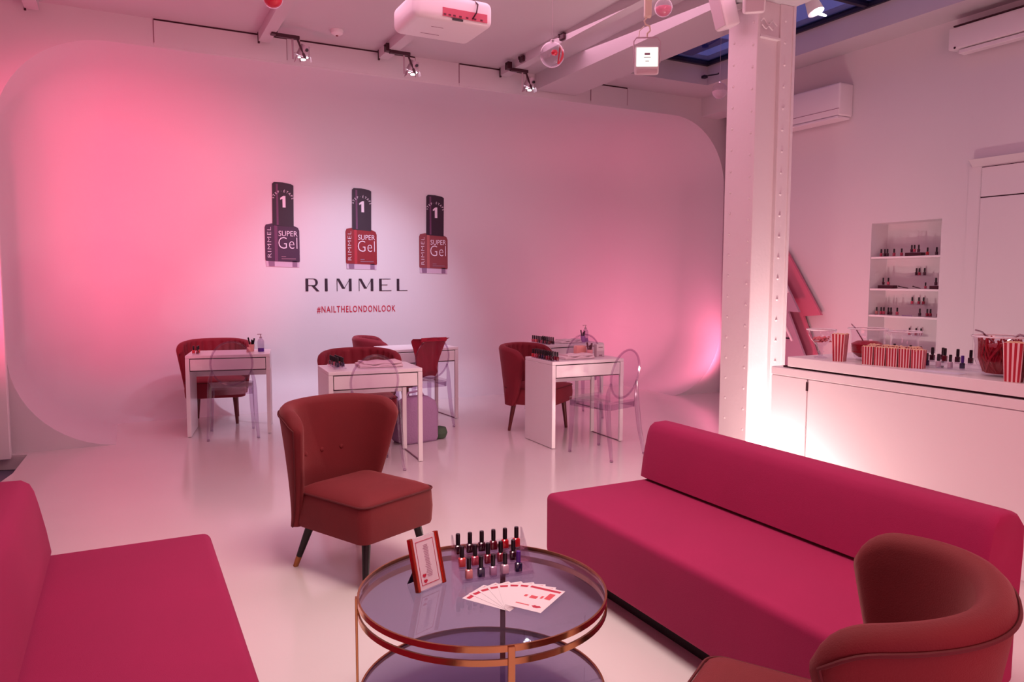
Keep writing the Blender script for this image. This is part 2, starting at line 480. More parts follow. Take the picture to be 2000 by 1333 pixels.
# right wall with the shelf niche
NY0, NY1, NZ0, NZ1, ND = 4.155, 4.85, 0.70, 1.99, 0.24
struct('wall_right', mb(bxx(XR, XR + 0.30, YN, NY0, -0.02, 3.9), bxx(XR, XR + 0.30, NY1, 6.74, -0.02, 3.9), bxx(XR, XR + 0.30, 6.74, YF, 3.45, 3.9), bxx(XR + .62, XR + .70, 6.6, YF + .05, -0.02, 3.9), bxx(XR + .2, XR + .65, 6.66, 6.74, -0.02, 3.9), bxx(XR, XR + 0.30, NY0, NY1, -0.02, NZ0),
                        bxx(XR, XR + 0.30, NY0, NY1, NZ1, 3.9), bxx(XR + ND, XR + 0.30, NY0, NY1, NZ0, NZ1)), WALL, smooth=0)
struct('wall_left', mb(bxx(XL - 0.12, XL, YN, 7.3, -0.2, ZC + 0.1)), WALL, smooth=0)
struct('wall_front', mb(bxx(XL, XR + 0.3, YN - 0.12, YN, -0.2, ZC + 0.1)), WALL, smooth=0)

# down-stand beam over the column and the three ceiling battens
struct('trim_3', mb(bxx(4.05, 4.57, YN, 7.29, 3.50, ZC)), CEIL, smooth=0)
for x0 in (-0.62, 1.16, 2.28, 3.60):
    b_ = struct('trim_4', mb(bxx(x0, x0 + 0.10, 2.4, 7.24, ZC - 0.085, ZC)), CEIL, smooth=0)
    obj('batten_end', mb(bxx(x0 - 0.004, x0 + 0.012, 7.225, 7.245, ZC - 0.10, ZC - 0.005)), GAP, b_, 0)

# riveted column
colm = thing('column', 'white painted riveted steel column rising beside the counter', 'column', (4.19, 4.19, 0))
obj('side_plate', mb(bxx(0, 0.03, 0, 0.30, 0, 3.5, 0.004)), COLPAINT, colm, 0)
obj('web_plate', mb(bxx(0.03, 0.24, 0.035, 0.265, 0, 3.5)), COLPAINT, colm, 0)
obj('flange_plate', mb(bxx(0.235, 0.372, 0.0, 0.30, 0, 3.5, 0.004), bxx(0.352, 0.376, -0.012, 0.0, 0, 3.5)), COLPAINT, colm, 0)
def dome(r, h, n=8): return lathe([(r, 0), (r * .82, h * .6), (r * .4, h * .93), (0.0005, h)], n, cap=False)
riv = MB()
for k in range(22):
    z = 0.12 + k * 0.16
    riv.add(dome(0.011, 0.009), T(0, 0.04, z + 0.02) @ R(-PI / 2, 'Y'))
    riv.add(dome(0.011, 0.009), T(0, 0.235, z + 0.08) @ R(-PI / 2, 'Y'))
    riv.add(dome(0.011, 0.010), T(0.28, 0, z + 0.06) @ R(PI / 2, 'X'))
tag(obj('rivets', riv, COLPAINT, colm), kind='stuff')
obj('bracket_plate', mb(bxx(0.03, 0.235, 0.015, 0.035, 3.25, 3.5, 0.003), bxx(0.03, 0.235, 0.0, 0.035, 3.235, 3.25)), COLPAINT, colm, 0)
obj('looped_cable', mb(tube([(0.02 + 0.02 * i, -0.012 - 0.004 * math.sin(i * 1.7), 3.34 + 0.02 * math.sin(i * 1.3)) for i in range(9)], 0.006, 6),
                       tube([(0.03 + 0.02 * i, -0.016, 3.30 + 0.014 * math.cos(i * 1.9)) for i in range(7)], 0.005, 6)), COLPAINT, colm)

# ================================================================== THE PRINTED GRAPHIC
YB = YF + DEPTH - 0.004
def graphic_bottle(x0, x1, z0, z1, cx0, cx1, body, hi, label):
    t = thing('bottle_print', label, 'wall print', ((x0 + x1) / 2, YB, z0))
    H = z1 - z0; W = x1 - x0; ox, oz = (x0 + x1) / 2, z0
    def P(name, pts, mat, d):
        return obj(name, mb(prism([(a - ox, b - oz) for a, b in pts], 0.002, 'xz', -0.002 * d)), mat, t, 0)
    zb = z0 + 0.075 * H; zs = z0 + 0.50 * H
    P('glass_foot', [(x0 + .02 * W, z0 + .01), (x1 - .02 * W, z0), (x1 - .01 * W, zb + .01), (x0 + .01 * W, zb + .01)], PRGL, 1)
    P('foot_shadow', [(x0 + .10 * W, z0 + .012), (x0 + .26 * W, z0 + .012), (x0 + .26 * W, zb), (x0 + .08 * W, zb)], PRGD, 2)
    P('foot_shadow', [(x1 - .22 * W, z0 + .006), (x1 - .08 * W, z0 + .006), (x1 - .08 * W, zb), (x1 - .22 * W, zb)], PRGD, 2)
    P('bottle_body', [(x0, zb + .015), (x0 + .02 * W, zb), (x1 - .02 * W, zb - .012), (x1, zb), (x1, zs - .06), (x1 - .04 * W, zs - .025), (x1 - .2 * W, zs), (x0 + .2 * W, zs + .015), (x0 + .03 * W, zs), (x0, zs - .03)], body, 2)
    P('bottle_highlight', [(x0 + .27 * W, zb), (x0 + .36 * W, zb), (x0 + .36 * W, zs - .01), (x0 + .27 * W, zs)], hi, 3)
    P('bottle_cap', [(cx0 - .005, zs - .005), (cx1 + .0, zs - .02), (cx1 + .006, z1 - .03), (cx1 - .02, z1 - .015), ((cx0 + cx1) / 2, z1), (cx0 + .02, z1), (cx0, z1 - .02)], PRBLACK, 3)
    P('cap_highlight', [(cx0 + .04, zs), (cx0 + .062, zs), (cx0 + .062, z1 - .02), (cx0 + .04, z1 - .02)], PRHI, 4)
    def TX(vf, nm='lettering', mat=PRW): return obj(nm, mb(([Vector((p.x - ox, p.y - YB - .009, p.z - oz)) for p in vf[0]], vf[1])), mat, t, 0)
    TX(fit_text('SUPER', x0 + .39 * W, x1 - .06 * W, zs - .125, zs - .065, YB))
    # thin rounded word under it
    TX(fit_text('Gel', x0 + .38 * W, x1 - .07 * W, zs - .265, zs - .135, YB, .001, 1.05, -.016))
    # rotated word up the left side
    vf = text_mesh('RIMMEL', 1.0, .001, 1.1, 1.0, -.018)
    xs = [p.x for p in vf[0]]; ys = [p.y for p in vf[0]]
    LH = .34; a = LH / (max(xs) - min(xs)); bb = .040 / (max(ys) - min(ys))
    TX(([Vector((x0 + .17 * W - (p.y - min(ys)) * bb, YB - p.z, zb + .04 + (p.x - min(xs)) * a)) for p in vf[0]], vf[1]))
    # numeral on the cap
    cm_ = (cx0 + cx1) / 2; hz = z1 - .28
    TX(([Vector((a_, YB + q, b_)) for q in (0, -.001) for a_, b_ in [(cm_ - .005, hz), (cm_ + .028, hz), (cm_ + .028, hz + .13), (cm_ + .005, hz + .13), (cm_ - .03, hz + .105), (cm_ - .03, hz + .085), (cm_ - .005, hz + .095)]], [tuple(range(7)), tuple(range(13, 6, -1))]), 'numeral')
    arc = MB(); s = 'STEP\u00b7\u00c9TAPE'
    for i, ch in enumerate(s):
        a_ = math.radians(168 - 156 * i / (len(s) - 1)); rx = (cx1 - cx0) * .43
        if ch == ' ': continue
        g = text_mesh(ch, .036, .0005)
        arc.add(([Vector((cm_ + rx * math.cos(a_) + p.x * math.sin(a_) + p.y * math.cos(a_) - ox, -.009 - p.z, hz + .085 + .085 * math.sin(a_) - p.x * math.cos(a_) + p.y * math.sin(a_) - oz)) for p in g[0]], g[1]))
    tag(obj('arched_lettering', arc, PRW, t, 0), kind='stuff')
    tag(obj('small_print', mb(*[bc(x0 + .46 * W + dx * .5 - ox, -.009, zb + .05 - dz - oz, dx, .001, .009) for dx, dz in ((.05, 0), (.16, .024))]), GREYPRINT, t, 0), kind='stuff')
    return t
graphic_bottle(1.430, 1.810, 1.575, 2.530, 1.520, 1.748, PRPLUM, PRHI, 'printed dark plum nail polish bottle, left of the three on the wall')
graphic_bottle(2.345, 2.722, 1.555, 2.515, 2.429, 2.655, PRR, PRRH, 'printed bright red nail polish bottle, middle of the three on the wall')
graphic_bottle(3.262, 3.640, 1.512, 2.485, 3.360, 3.586, PRC, PRCH, 'printed coppery nail polish bottle, right of the three on the wall')
# large word in thick and thin strokes
word = thing('wall_word', 'large black capital word RIMMEL printed on the wall under the bottles', 'wall lettering', (2.51, YB, 1.30))
def stroke(mbx, x0, z0, x1, z1, w_):
    mbx.add(([Vector((a - 2.51, y - .0, z - 1.30)) for y in (-.002, 0) for a, z in ((x0 - w_ / 2, z0), (x0 + w_ / 2, z0), (x1 + w_ / 2, z1), (x1 - w_ / 2, z1))],
             [(0, 1, 2, 3), (7, 6, 5, 4), (0, 4, 5, 1), (1, 5, 6, 2), (2, 6, 7, 3), (3, 7, 4, 0)]))
zt, zz = 1.450, 1.302
TH, TN = .032, .007
def hbar(m, x0, x1, z, h=.007): m.add(bxx(x0 - 2.51, x1 - 2.51, -.002, 0, z - 1.30, z + h - 1.30))
def letter(fn):
    m = MB(); fn(m); obj('letter', m, PRBLACK, word, 0)
def L_R(m):
    stroke(m, 1.885, zz, 1.885, zt, TH)
    hbar(m, 1.90, 1.97, zt - .007); hbar(m, 1.90, 1.97, zt - .085)
    pts = [(1.965 + .046 * math.cos(a), zt - .046 + .046 * math.sin(a)) for a in [PI / 2 - PI * i / 10 for i in range(11)]]
    ins = [(1.965 + .018 * math.cos(a), zt - .046 + .034 * math.sin(a)) for a in [PI / 2 - PI * i / 10 for i in range(11)]]
    m.add(prism([(a - 2.51, b - 1.30) for a, b in pts + ins[::-1]], .002, 'xz', -.002))
    stroke(m, 2.012, zz, 1.950, zt - .08, TH)
def L_I(m): stroke(m, 2.108, zz, 2.108, zt, TH)
def L_M(x):
    def g(m):
        stroke(m, x, zz, x, zt, TN); stroke(m, x + .078, zz + .03, x + .012, zt, TH)
        stroke(m, x + .085, zz + .03, x + .155, zt, TN); stroke(m, x + .158, zz, x + .158, zt, TH)
    return g
def L_E(m):
    stroke(m, 2.763, zz, 2.763, zt, TH); hbar(m, 2.77, 2.89, zt - .007); hbar(m, 2.77, 2.85, zz + .07); hbar(m, 2.77, 2.90, zz)
def L_L(m): stroke(m, 2.985, zz, 2.985, zt, TH); hbar(m, 2.99, 3.105, zz)
for g in (L_R, L_I, L_M(2.235), L_M(2.50), L_E, L_L): letter(g)
hs = tag(obj('wall_hashtag', mb(*[fit_text('#NAILTHELONDONLOOK', 1.996, 2.948, 1.043, 1.128, YB, .001, 1.22, .010)]), M('hashtag_red', (190, 16, 60), .5), None, 0), 'small red hashtag line printed on the wall below the large word', 'wall lettering')

# ================================================================== SEATING
def sofa(name, label, x0, x1, y0, y1, back_at):
    """seat block and a bolster-like back, run along y; back_at=+1: back on the +x side"""
    t = thing(name, label, 'sofa', ((x0 + x1) / 2, (y0 + y1) / 2, 0))
    W = x1 - x0; L = y1 - y0; ox, oy = (x0 + x1) / 2, (y0 + y1) / 2; s = back_at
    obj('plinth', mb(bxx(-W / 2 + .10, W / 2 - .07, -L / 2 + .12, L / 2 - .12, 0, .095)), BLACKLEG, t, 0)
    obj('seat', mb(bxx(-W / 2, W / 2, -L / 2, L / 2, .095, .40, .032, 5)), MAGENTA, t, 60)
    xi, xo = s * (W / 2 - .225), s * (W / 2)
    # back cushion: wedge section that leans outwards and has a rounded crown
    sec = [(xi + s * .03, .402), (xi + s * .002, .416), (xi + s * .015, .50), (xi + s * .035, .60), (xi + s * .048, .655), (xi + s * .062, .685), (xi + s * .088, .702), (xi + s * .15, .704), (xi + s * .20, .690), (xo + s * .012, .65), (xo + s * .014, .56), (xo + s * .004, .402)]
    cx_ = sum(p[0] for p in sec) / len(sec); cz_ = .56
    rs = []
    for q, sc_ in ((0, .90), (.010, .96), (.028, .992), (.05, 1), (L - .05, 1), (L - .028, .992), (L - .010, .96), (L, .90)):
        rs.append([(cx_ + (a - cx_) * sc_, -L / 2 + q, cz_ + (b - cz_) * sc_ if b > .42 else b) for a, b in sec])
    obj('backrest', mb(rings(rs)), MAGENTA, t, 50)
    return t
sofa('sofa', 'magenta fabric sofa on the right, its back towards the white counter', 1.812, 2.61, 1.36, 3.14, 1)
sofa('sofa', 'magenta fabric sofa cut off at the left edge, its back on the left', -0.50, 0.285, 1.20, 3.28, -1)

def shell_back(A, zb, ht, W0, W1, D0, D1, Y0, Y1, th0, th1, channels=0, drop=.045, nu=56):
    cols_ = []
    NV = 12
    for i in range(nu + 1):
        u = -1 + 2 * i / nu; ang = u * A
        zt_ = ht - drop * abs(u) ** 3 - .055 * max(0, (abs(u) - .78) / .22) ** 2.2
        e = abs(u); ends = 1.0 if e < .9 else max(.12, math.sqrt(max(0, 1 - ((e - .9) / .1) ** 2)))
        def pc(z):
            v_ = (z - zb) / (ht - zb)
            Wv = W0 + (W1 - W0) * v_; Dv = D0 + (D1 - D0) * max(0, v_) ** .8; Yv = Y0 + (Y1 - Y0) * v_
            sx = math.sin(ang); cx = math.cos(ang)
            x = Wv * math.copysign(abs(sx) ** .85, sx); y = Yv - Dv * (1 - max(0, cx) ** .8) / (1 - max(0, math.cos(A)) ** .8)
            return x, y
        col = []
        ch = (abs(math.cos(channels * u * PI / 2)) if channels else 1) 
        def nrm(z):
            x, y = pc(z); q = Vector((x, y - (Y0 - .25), 0)); q.normalize(); return q
        r_ = th1 / 2
        for k in range(NV + 1):
            z = zb + (zt_ - r_ - zb) * k / NV; x, y = pc(z); nn = nrm(z)
            t_ = (th0 + (th1 - th0) * (k / NV) ** 2) * ends
            cin = (ch - 1) * .016 if channels else 0
            col.append(Vector((x, y, z)) - nn * (t_ / 2 + cin))
        for k in range(1, 6):
            a = PI * k / 6; x, y = pc(zt_ - r_); nn = nrm(zt_ - r_)
            col.append(Vector((x, y, zt_ - r_ + r_ * math.sin(a) * (.4 + .6 * ends))) - nn * (math.cos(a) * th1 / 2 * ends))
        for k in range(NV, -1, -1):
            z = zb + (zt_ - r_ - zb) * k / NV; x, y = pc(z); nn = nrm(z)
            t_ = (th0 + (th1 - th0) * (k / NV) ** 2) * ends
            col.append(Vector((x, y, z)) + nn * (t_ / 2))
        cols_.append(col)
    vf = rings(cols_, True, True)
    rim = [c[NV + 6] + (c[NV + 6] - c[NV]).normalized() * .003 for c in cols_]
    edge_l = [c[NV + 6 + k] for c in cols_[1:2] for k in range(0, NV + 1)]
    edge_r = [c[NV + 6 + k] for c in cols_[-2:-1] for k in range(0, NV + 1)]
    pip = edge_l[::-1] + rim[2:-2] + edge_r
    return vf, pip, cols_

def seat_block(w_, d_, z0, z1, r_=.05, dome_=.03):
    ins = lambda q, z, k=1.0: [(a * (1 - q / (w_ / 2)), b * (1 - q / (d_ / 2)), z) for a, b in rrect(w_, d_, r_)]
    rs = [ins(.02, z0), ins(.004, z0 + .006), ins(0, z0 + .02), ins(-.004, (z0 + z1) / 2), ins(0, z1 - .02), ins(.003, z1 - .006),
          ins(.012, z1 + .006), ins(.05, z1 + dome_ * .55), ins(.10, z1 + dome_ * .85), ins(.17, z1 + dome_)]
    return rings(rs), [(a * 1.004, b * 1.004, z1 - .004) for a, b in rrect(w_, d_, r_)]

def leg_round(p, q, r_a, r_b, n=12, k0=0.0, k1=1.0):
    p, q = Vector(p), Vector(q)
    a = p.lerp(q, k0); b = p.lerp(q, k1)
    return tube([a, b], [r_a + (r_b - r_a) * k0, r_a + (r_b - r_a) * k1], n)

def lounge_chair(label, loc, rz):
    t = thing('lounge_chair', label, 'chair', loc, rz, 'russet velvet lounge chairs')
    sb, pl = seat_block(.475, .51, .225, .41, .05, .045)
    obj('seat', mb(sb), VELVET, t, 50)
    obj('seat_piping', mb(tube(pl, .0045, 6, True)), PIPE, t)
    vf, pip, cs = shell_back(math.radians(80), .222, .835, .235, .332, .085, .33, .325, .40, .055, .075, drop=.03)
    bk = obj('backrest', mb(vf), VELVET, t, 60)
    obj('back_piping', mb(tube(pip, .0045, 6)), PIPE, bk)
    for i in (-1, 0, 1):
        c = cs[28 + i * 8]; p = c[7]; q = c[8]
        d = (c[7] - c[18]).normalized() if False else Vector((0 - i * .25, -1, .1)).normalized()
        obj('button', mb(tf(dome(.013, .008, 10), Matrix.Translation(p - d * .001) @ d.to_track_quat('Z', 'Y').to_matrix().to_4x4())), VELVET, bk)
    for sx, sy_ in ((-1, -1), (1, -1), (-1, 1), (1, 1)):
        p = (sx * .165, sy_ * .19 + (.03 if sy_ > 0 else 0), .228); q = (sx * .205, sy_ * .225 + (.075 if sy_ > 0 else 0), 0.0)
        lg = obj('leg', mb(leg_round(p, q, .022, .0125, 14, 0, .76)), BLACKLEG, t)
        tag(obj('brass_tip', mb(leg_round(p, q, .0225, .0130, 14, .76, 1)), BRASS, lg), 'brass coloured leg tip')
    return t
lounge_chair('russet velvet lounge chair with brass tipped black legs, standing behind the coffee table', (1.035, 3.58, 0), math.radians(25))
lounge_chair('russet velvet lounge chair seen from behind at the lower right corner', (1.345, 1.19, 0), math.radians(211))

def salon_chair(loc, rz, label):
    t = thing('salon_chair', label, 'chair', loc, rz, 'crimson channel-back chairs at the desks')
    sb, pl = seat_block(.56, .50, .27, .43, .06, .025)
    obj('seat', mb(sb), CRIMSON, t, 50)
    obj('seat_piping', mb(tube(pl, .004, 6, True)), PIPE, t)
    vf, pip, cs = shell_back(math.radians(84), .26, .825, .275, .350, .16, .38, .28, .35, .06, .075, channels=13, drop=.05, nu=78)
    obj('backrest', mb(vf), CRIMSON, t, 70)
    for sx, sy_ in ((-1, -1), (1, -1), (-1, 1), (1, 1)):
        obj('leg', mb(leg_round((sx * .18, sy_ * .18, .275), (sx * .195, sy_ * .205 + (.02 if sy_ > 0 else 0), 0), .025, .014, 10)), REDLEG, t)
    return t
s0 = salon_chair((.80, 8.06, 0), math.radians(-8), 'crimson velvet chair behind the leftmost white desk')
dup(s0, (1.82, 6.38, 0), math.radians(-8), 'crimson velvet chair behind the white desk with the folded towel')
dup(s0, (3.53, 6.24, 0), math.radians(36), 'crimson channel-back chair at the left end of the right front desk')
dup(s0, (2.56, 7.92, 0), math.radians(78), 'crimson chair by the far middle desk, only its back top showing')

def ghost_chair(loc, rz, label):
    t = thing('ghost_chair', label, 'chair', loc, rz, 'transparent oval-back chairs')
    rk = math.radians(10)
    def P(x, z): return Vector((x, .17 + math.sin(rk) * (z - .48), z))
    cz = .685
    ring = [P(.178 * math.cos(a), cz + .20 * math.sin(a)) for a in [2 * PI * i / 36 for i in range(36)]]
    bk = obj('backrest', mb(rings([[p + Vector((0, -.004, 0)) for p in ring], [p + Vector((0, .004, 0)) for p in ring]])), GHOST, t, 30)
    obj('back_rim', mb(tube(ring, .009, 8, True)), GHOSTEDGE, bk)
    st = [(-.20, -.22), (-.17, -.245), (0, -.262), (.17, -.245), (.20, -.22), (.175, .17), (.15, .19), (-.15, .19), (-.175, .17)]
    obj('seat', mb(prism(st, .022, 'xy', .445)), GHOST, t, 30)
    ap = [Vector((a, b, 0)) for a, b in st]
    a_ = MB()
    for k in range(len(ap)):
        p, q = ap[k], ap[(k + 1) % len(ap)]
        a_.add(bar(p * .975 + Vector((0, 0, .422)), q * .975 + Vector((0, 0, .422)), .006, .046))
    obj('apron', a_, GHOSTEDGE, t, 30)
    for s in (-1, 1):
        lf = obj('leg', mb(tube([(s * .175, -.21, .445), (s * .18, -.215, .25), (s * .188, -.222, 0.012)], [.024, .020, .013], 8)), GHOSTEDGE, t)
        obj('glide', mb(lathe([(.014, 0), (.014, .014)], 8, s * .188, -.222)), GHOSTEDGE, lf)
        lr = obj('leg', mb(tube([P(s * .165, .62), P(s * .185, .54), (s * .190, .18, .44), (s * .198, .205, .22), (s * .212, .245, .012)], [.010, .016, .022, .019, .013], 8)), GHOSTEDGE, t)
        obj('glide', mb(lathe([(.014, 0), (.014, .014)], 8, s * .212, .245)), GHOSTEDGE, lr)
    return t
g0 = ghost_chair((.86, 7.30, 0), math.radians(174), 'clear plastic oval-back chair drawn up to the leftmost desk')
dup(g0, (1.65, 5.58, 0), math.radians(176), 'clear plastic oval-back chair mostly hidden behind the front russet chair')
dup(g0, (3.53, 5.12, 0), math.radians(196), 'clear plastic oval-back chair in full view at the right front desk')
dup(g0, (2.60, 6.93, 0), math.radians(186), 'clear plastic oval-back chair with the crimson jacket hung on it')
dup(g0, (4.23, 6.70, 0), math.radians(170), 'clear plastic oval-back chair between the two right desks')

# jacket over the fourth chair
jk = thing('jacket', 'crimson jacket draped over the back and seat of a clear chair', 'jacket', (2.60, 6.93, 0), math.radians(186))
def cloth(fn, nu, nv, th=.012):
    v_ = [Vector(fn(i / nu, j / nv)) for i in range(nu + 1) for j in range(nv + 1)]
    f_ = [(i * (nv + 1) + j, (i + 1) * (nv + 1) + j, (i + 1) * (nv + 1) + j + 1, i * (nv + 1) + j + 1) for i in range(nu) for j in range(nv)]
    n_ = len(v_)
    off = [p + Vector((0, th if k % (nv + 1) < nv * 2 else th, th * .3)) for k, p in enumerate(v_)]
    f2 = [tuple(n_ + a for a in q[::-1]) for q in f_]
    e = []
    for i in range(nu):
        for j in (0, nv): a = i * (nv + 1) + j; b = (i + 1) * (nv + 1) + j; e.append((a, b, n_ + b, n_ + a))
    for j in range(nv):
        for i in (0, nu): a = i * (nv + 1) + j; b = a + 1; e.append((a, b, n_ + b, n_ + a))
    return v_ + off, f_ + f2 + e
def jf(u, v_):
    wd = .195 - .075 * math.sin(min(1, v_ * 1.1) * PI * .62) + .05 * max(0, v_ - .8) * 4
    x = (u - .5) * 2 * wd + .03 * v_
    y = .135 - .03 * v_ + .012 * math.sin(u * 17 + v_ * 5) - (.10 * max(0, v_ - .85) / .15)
    z = .875 - .395 * v_ + .012 * math.sin(u * 9) * v_
    if v_ < .06: y += (.06 - v_) * .9
    return (x, y, z)
obj('jacket_front', mb(cloth(jf, 24, 22)), JACKET, jk, 60)
def jb(u, v_):
    return ((u - .5) * .27, .245 + .004 * math.sin(u * 15), .889 - .035 * v_)
obj('jacket_collar', mb(cloth(jb, 14, 6, -.012)), JACKET, jk, 60)

# ================================================================== DESKS
def desk(loc, rz, label):
    t = thing('desk', label, 'desk', loc, rz, 'white manicure desks')
    W, D, H = .73, .50, .75
    obj('desktop', mb(bxx(-W / 2, W / 2, -D / 2, D / 2, H - .028, H, .003)), WHITE, t, 0)
    obj('side_panel', mb(bxx(-W / 2, -W / 2 + .035, -D / 2, D / 2, 0.004, H - .029, .002)), WHITE, t, 0)
    obj('carcass', mb(bxx(-W / 2 + .036, W / 2, -D / 2 + .03, D / 2, H - .15, H - .0285), bxx(W / 2 - .035, W / 2, -D / 2, -D / 2 + .03, H - .15, H - .029),
                      bxx(-W / 2 + .036, W / 2 - .04, D / 2 - .02, D / 2, H - .25, H - .15)), WHITE, t, 0)
    obj('drawer', mb(bxx(-W / 2 + .041, W / 2 - .040, -D / 2 + .001, -D / 2 + .028, H - .138, H - .036, .002)), WHITE, t, 0)
    obj('drawer_gap', mb(bxx(-W / 2 + .037, W / 2 - .037, -D / 2 + .024, -D / 2 + .029, H - .149, H - .030)), GAP, t, 0)
    obj('leg', mb(bxx(W / 2 - .035, W / 2, -D / 2, -D / 2 + .025, 0.004, H - .15, .002)), WHITE, t, 0)
    obj('leg', mb(bxx(W / 2 - .035, W / 2, D / 2 - .025, D / 2, 0.004, H - .15, .002)), WHITE, t, 0)
    obj('foot_rail', mb(bxx(W / 2 - .025, W / 2 - .012, -D / 2 + .012, D / 2 - .012, 0, .006), bxx(-W / 2 + .008, -W / 2 + .028, -D / 2 + .004, D / 2 - .004, 0, .0045)), M('grey_glide', (120, 80, 100), .5), t, 0)
    return t
d0 = desk((.875, 7.50, 0), math.radians(-11), 'leftmost white desk with a drawer, pump bottle on its right end')
dup(d0, (1.722, 5.80, 0), math.radians(-4), 'white desk behind the russet chair, folded towel on top')
dup(d0, (3.572, 5.68, 0), math.radians(-1), 'right front white desk with a long row of polish bottles')
dup(d0, (2.67, 7.32, 0), math.radians(4), 'far middle white desk, partly behind the jacket chair')
dup(d0, (4.33, 7.10, 0), math.radians(3), 'far right white desk just behind the front one')

# ================================================================== NAIL POLISH BOTTLES
PC = {'plum': (58, 14, 34), 'navy': (36, 26, 66), 'scarlet': (196, 26, 40), 'berry': (140, 28, 56), 'nude': (206, 140, 136), 'lilac': (168, 132, 168), 'clear': (205, 180, 198), 'coral': (224, 84, 84), 'rose': (190, 70, 96), 'wine': (104, 14, 34)}
for k_, c_ in PC.items(): M('polish_' + k_, c_, .12, Coat_Weight=.6)
def _bm():
    body = rings([[(a, b, z) for a, b in rrect(w_, w_ * .82, .005, 2)] for w_, z in ((.0235, .006), (.0245, .009), (.0245, .030), (.023, .033), (.016, .0355), (.012, .0375))])
    foot = rings([[(a, b, z) for a, b in rrect(w_, w_ * .82, .005, 2)] for w_, z in ((.0235, 0), (.0250, .002), (.0250, .006))])
    cap = lathe([(.0072, .037), (.0078, .040), (.0078, .070), (.0070, .0745), (.004, .0752)], 12)
    return mb(body).mesh('polish'), mb(foot).mesh('glass_foot'), mb(cap).mesh('cap')
BME = _bm()
BME[0].materials.append(MATS['polish_plum']); BME[1].materials.append(BOTGLASS); BME[2].materials.append(BLACK)
def polish(loc, color, label, group, capmat=None, rz=0.0, s=1.0):
    t = thing('nail_polish', label, 'nail polish', loc, rz, group)
    t.scale = (s, s, s)
    obj('polish', BME[0], MATS['polish_' + color], t); obj('glass_foot', BME[1], BOTGLASS, t); obj('cap', BME[2], capmat or BLACK, t)
    return t
ORD = ['first', 'second', 'third', 'fourth', 'fifth', 'sixth', 'seventh', 'eighth', 'ninth', 'tenth', 'eleventh', 'twelfth', 'thirteenth']

# ================================================================== COFFEE TABLE
TX_, TY_, TR = 1.0, 2.13, .40
TZ = .455
ct = thing('coffee_table', 'round rose gold coffee table with two smoky glass tiers', 'table', (TX_, TY_, 0))
def ring_band(r, z0, z1, t_=.006, n=72):
    return lathe([(r - t_, z0), (r, z0), (r, z1), (r - t_, z1), (r - t_, z0)], n, cap=False)
gt = obj('glass_top', mb(lathe([(0.0005, TZ - .014), (TR - .007, TZ - .014), (TR - .007, TZ - .006), (0.0005, TZ - .006)], 72, cap=False)), SMOKE, ct)
obj('top_rim', mb(ring_band(TR, TZ - .018, TZ)), ROSEGOLD, ct)
obj('lower_band', mb(ring_band(TR, TZ - .056, TZ - .038)), ROSEGOLD, ct)
obj('glass_shelf', mb(lathe([(0.0005, .118), (TR - .007, .118), (TR - .007, .126), (0.0005, .126)], 72, cap=False)), SMOKE, ct)
obj('shelf_rim', mb(ring_band(TR, .112, .130)), ROSEGOLD, ct)
for a in (-104, -104 + 120 + 38, -104 - 92):
    a = math.radians(a)
    obj('leg', mb(tf(bxx(TR - .002, TR + .006, -.010, .010, 0, TZ - .002, .001), R(a))), ROSEGOLD, ct, 0)
top = TZ - .0055

# photo frame
fr = thing('photo_frame', 'copper edged picture frame with a printed list, leaning on the glass table', 'picture frame', (.852, 2.205, top + .001), math.radians(22))
fm = R(math.radians(-14), 'X')
obj('frame_edge', mb(tf(bxx(-.062, -.052, -.008, .010, .002, .172, .002), fm), tf(bxx(.052, .062, -.008, .010, .002, .172, .002), fm),
                     tf(bxx(-.056, -.048, -.004, .006, .002, .172), fm), tf(bxx(.048, .056, -.004, .006, .002, .172), fm)), COPPER, fr)
cd_ = obj('card', mb(tf(bxx(-.048, .048, -.001, .004, .004, .170), fm)), PAPER, fr, 0)
obj('border_line', mb(*[tf(bxx(*q), fm) for q in ((-.038, .038, -.002, -.001, .155, .1565), (-.038, .038, -.002, -.001, .018, .0195), (-.038, -.0365, -.002, -.001, .018, .1565), (.0365, .038, -.002, -.001, .018, .1565))]), PRED, cd_, 0)
lines = MB()
for k in range(20):
    z = .140 - k * .0052; wq = .007 + .007 * random.random()
    lines.add(tf(bxx(.002 - wq, .002 + wq, -.002, -.001, z, z + .0012), fm))
tag(obj('printed_lines', lines, GREYPRINT, cd_, 0), kind='stuff')
for px_, pz_ in ((-.022, .048), (-.020, .030)):
    obj('printed_lips', mb(tf(([Vector((px_ + a, -.0022, pz_ + b)) for a, b in ((-.009, 0), (-.004, .005), (0, .003), (.004, .005), (.009, 0), (.003, -.006), (-.003, -.006))], [tuple(range(7))]), fm)), PRED, cd_, 0)
obj('easel_back', mb(([Vector(p) for p in ((-.022, .036, .10), (.022, .036, .10), (.03, .085, 0.0), (-.03, .085, 0.0), (-.022, .033, .10), (.022, .033, .10), (.03, .082, 0.0), (-.03, .082, 0.0))], [(0, 1, 2, 3), (7, 6, 5, 4), (0, 4, 5, 1), (1, 5, 6, 2), (2, 6, 7, 3), (3, 7, 4, 0)]), tf(bxx(-.048, .048, .004, .008, .004, .170), fm)), BLACK, fr, 0)

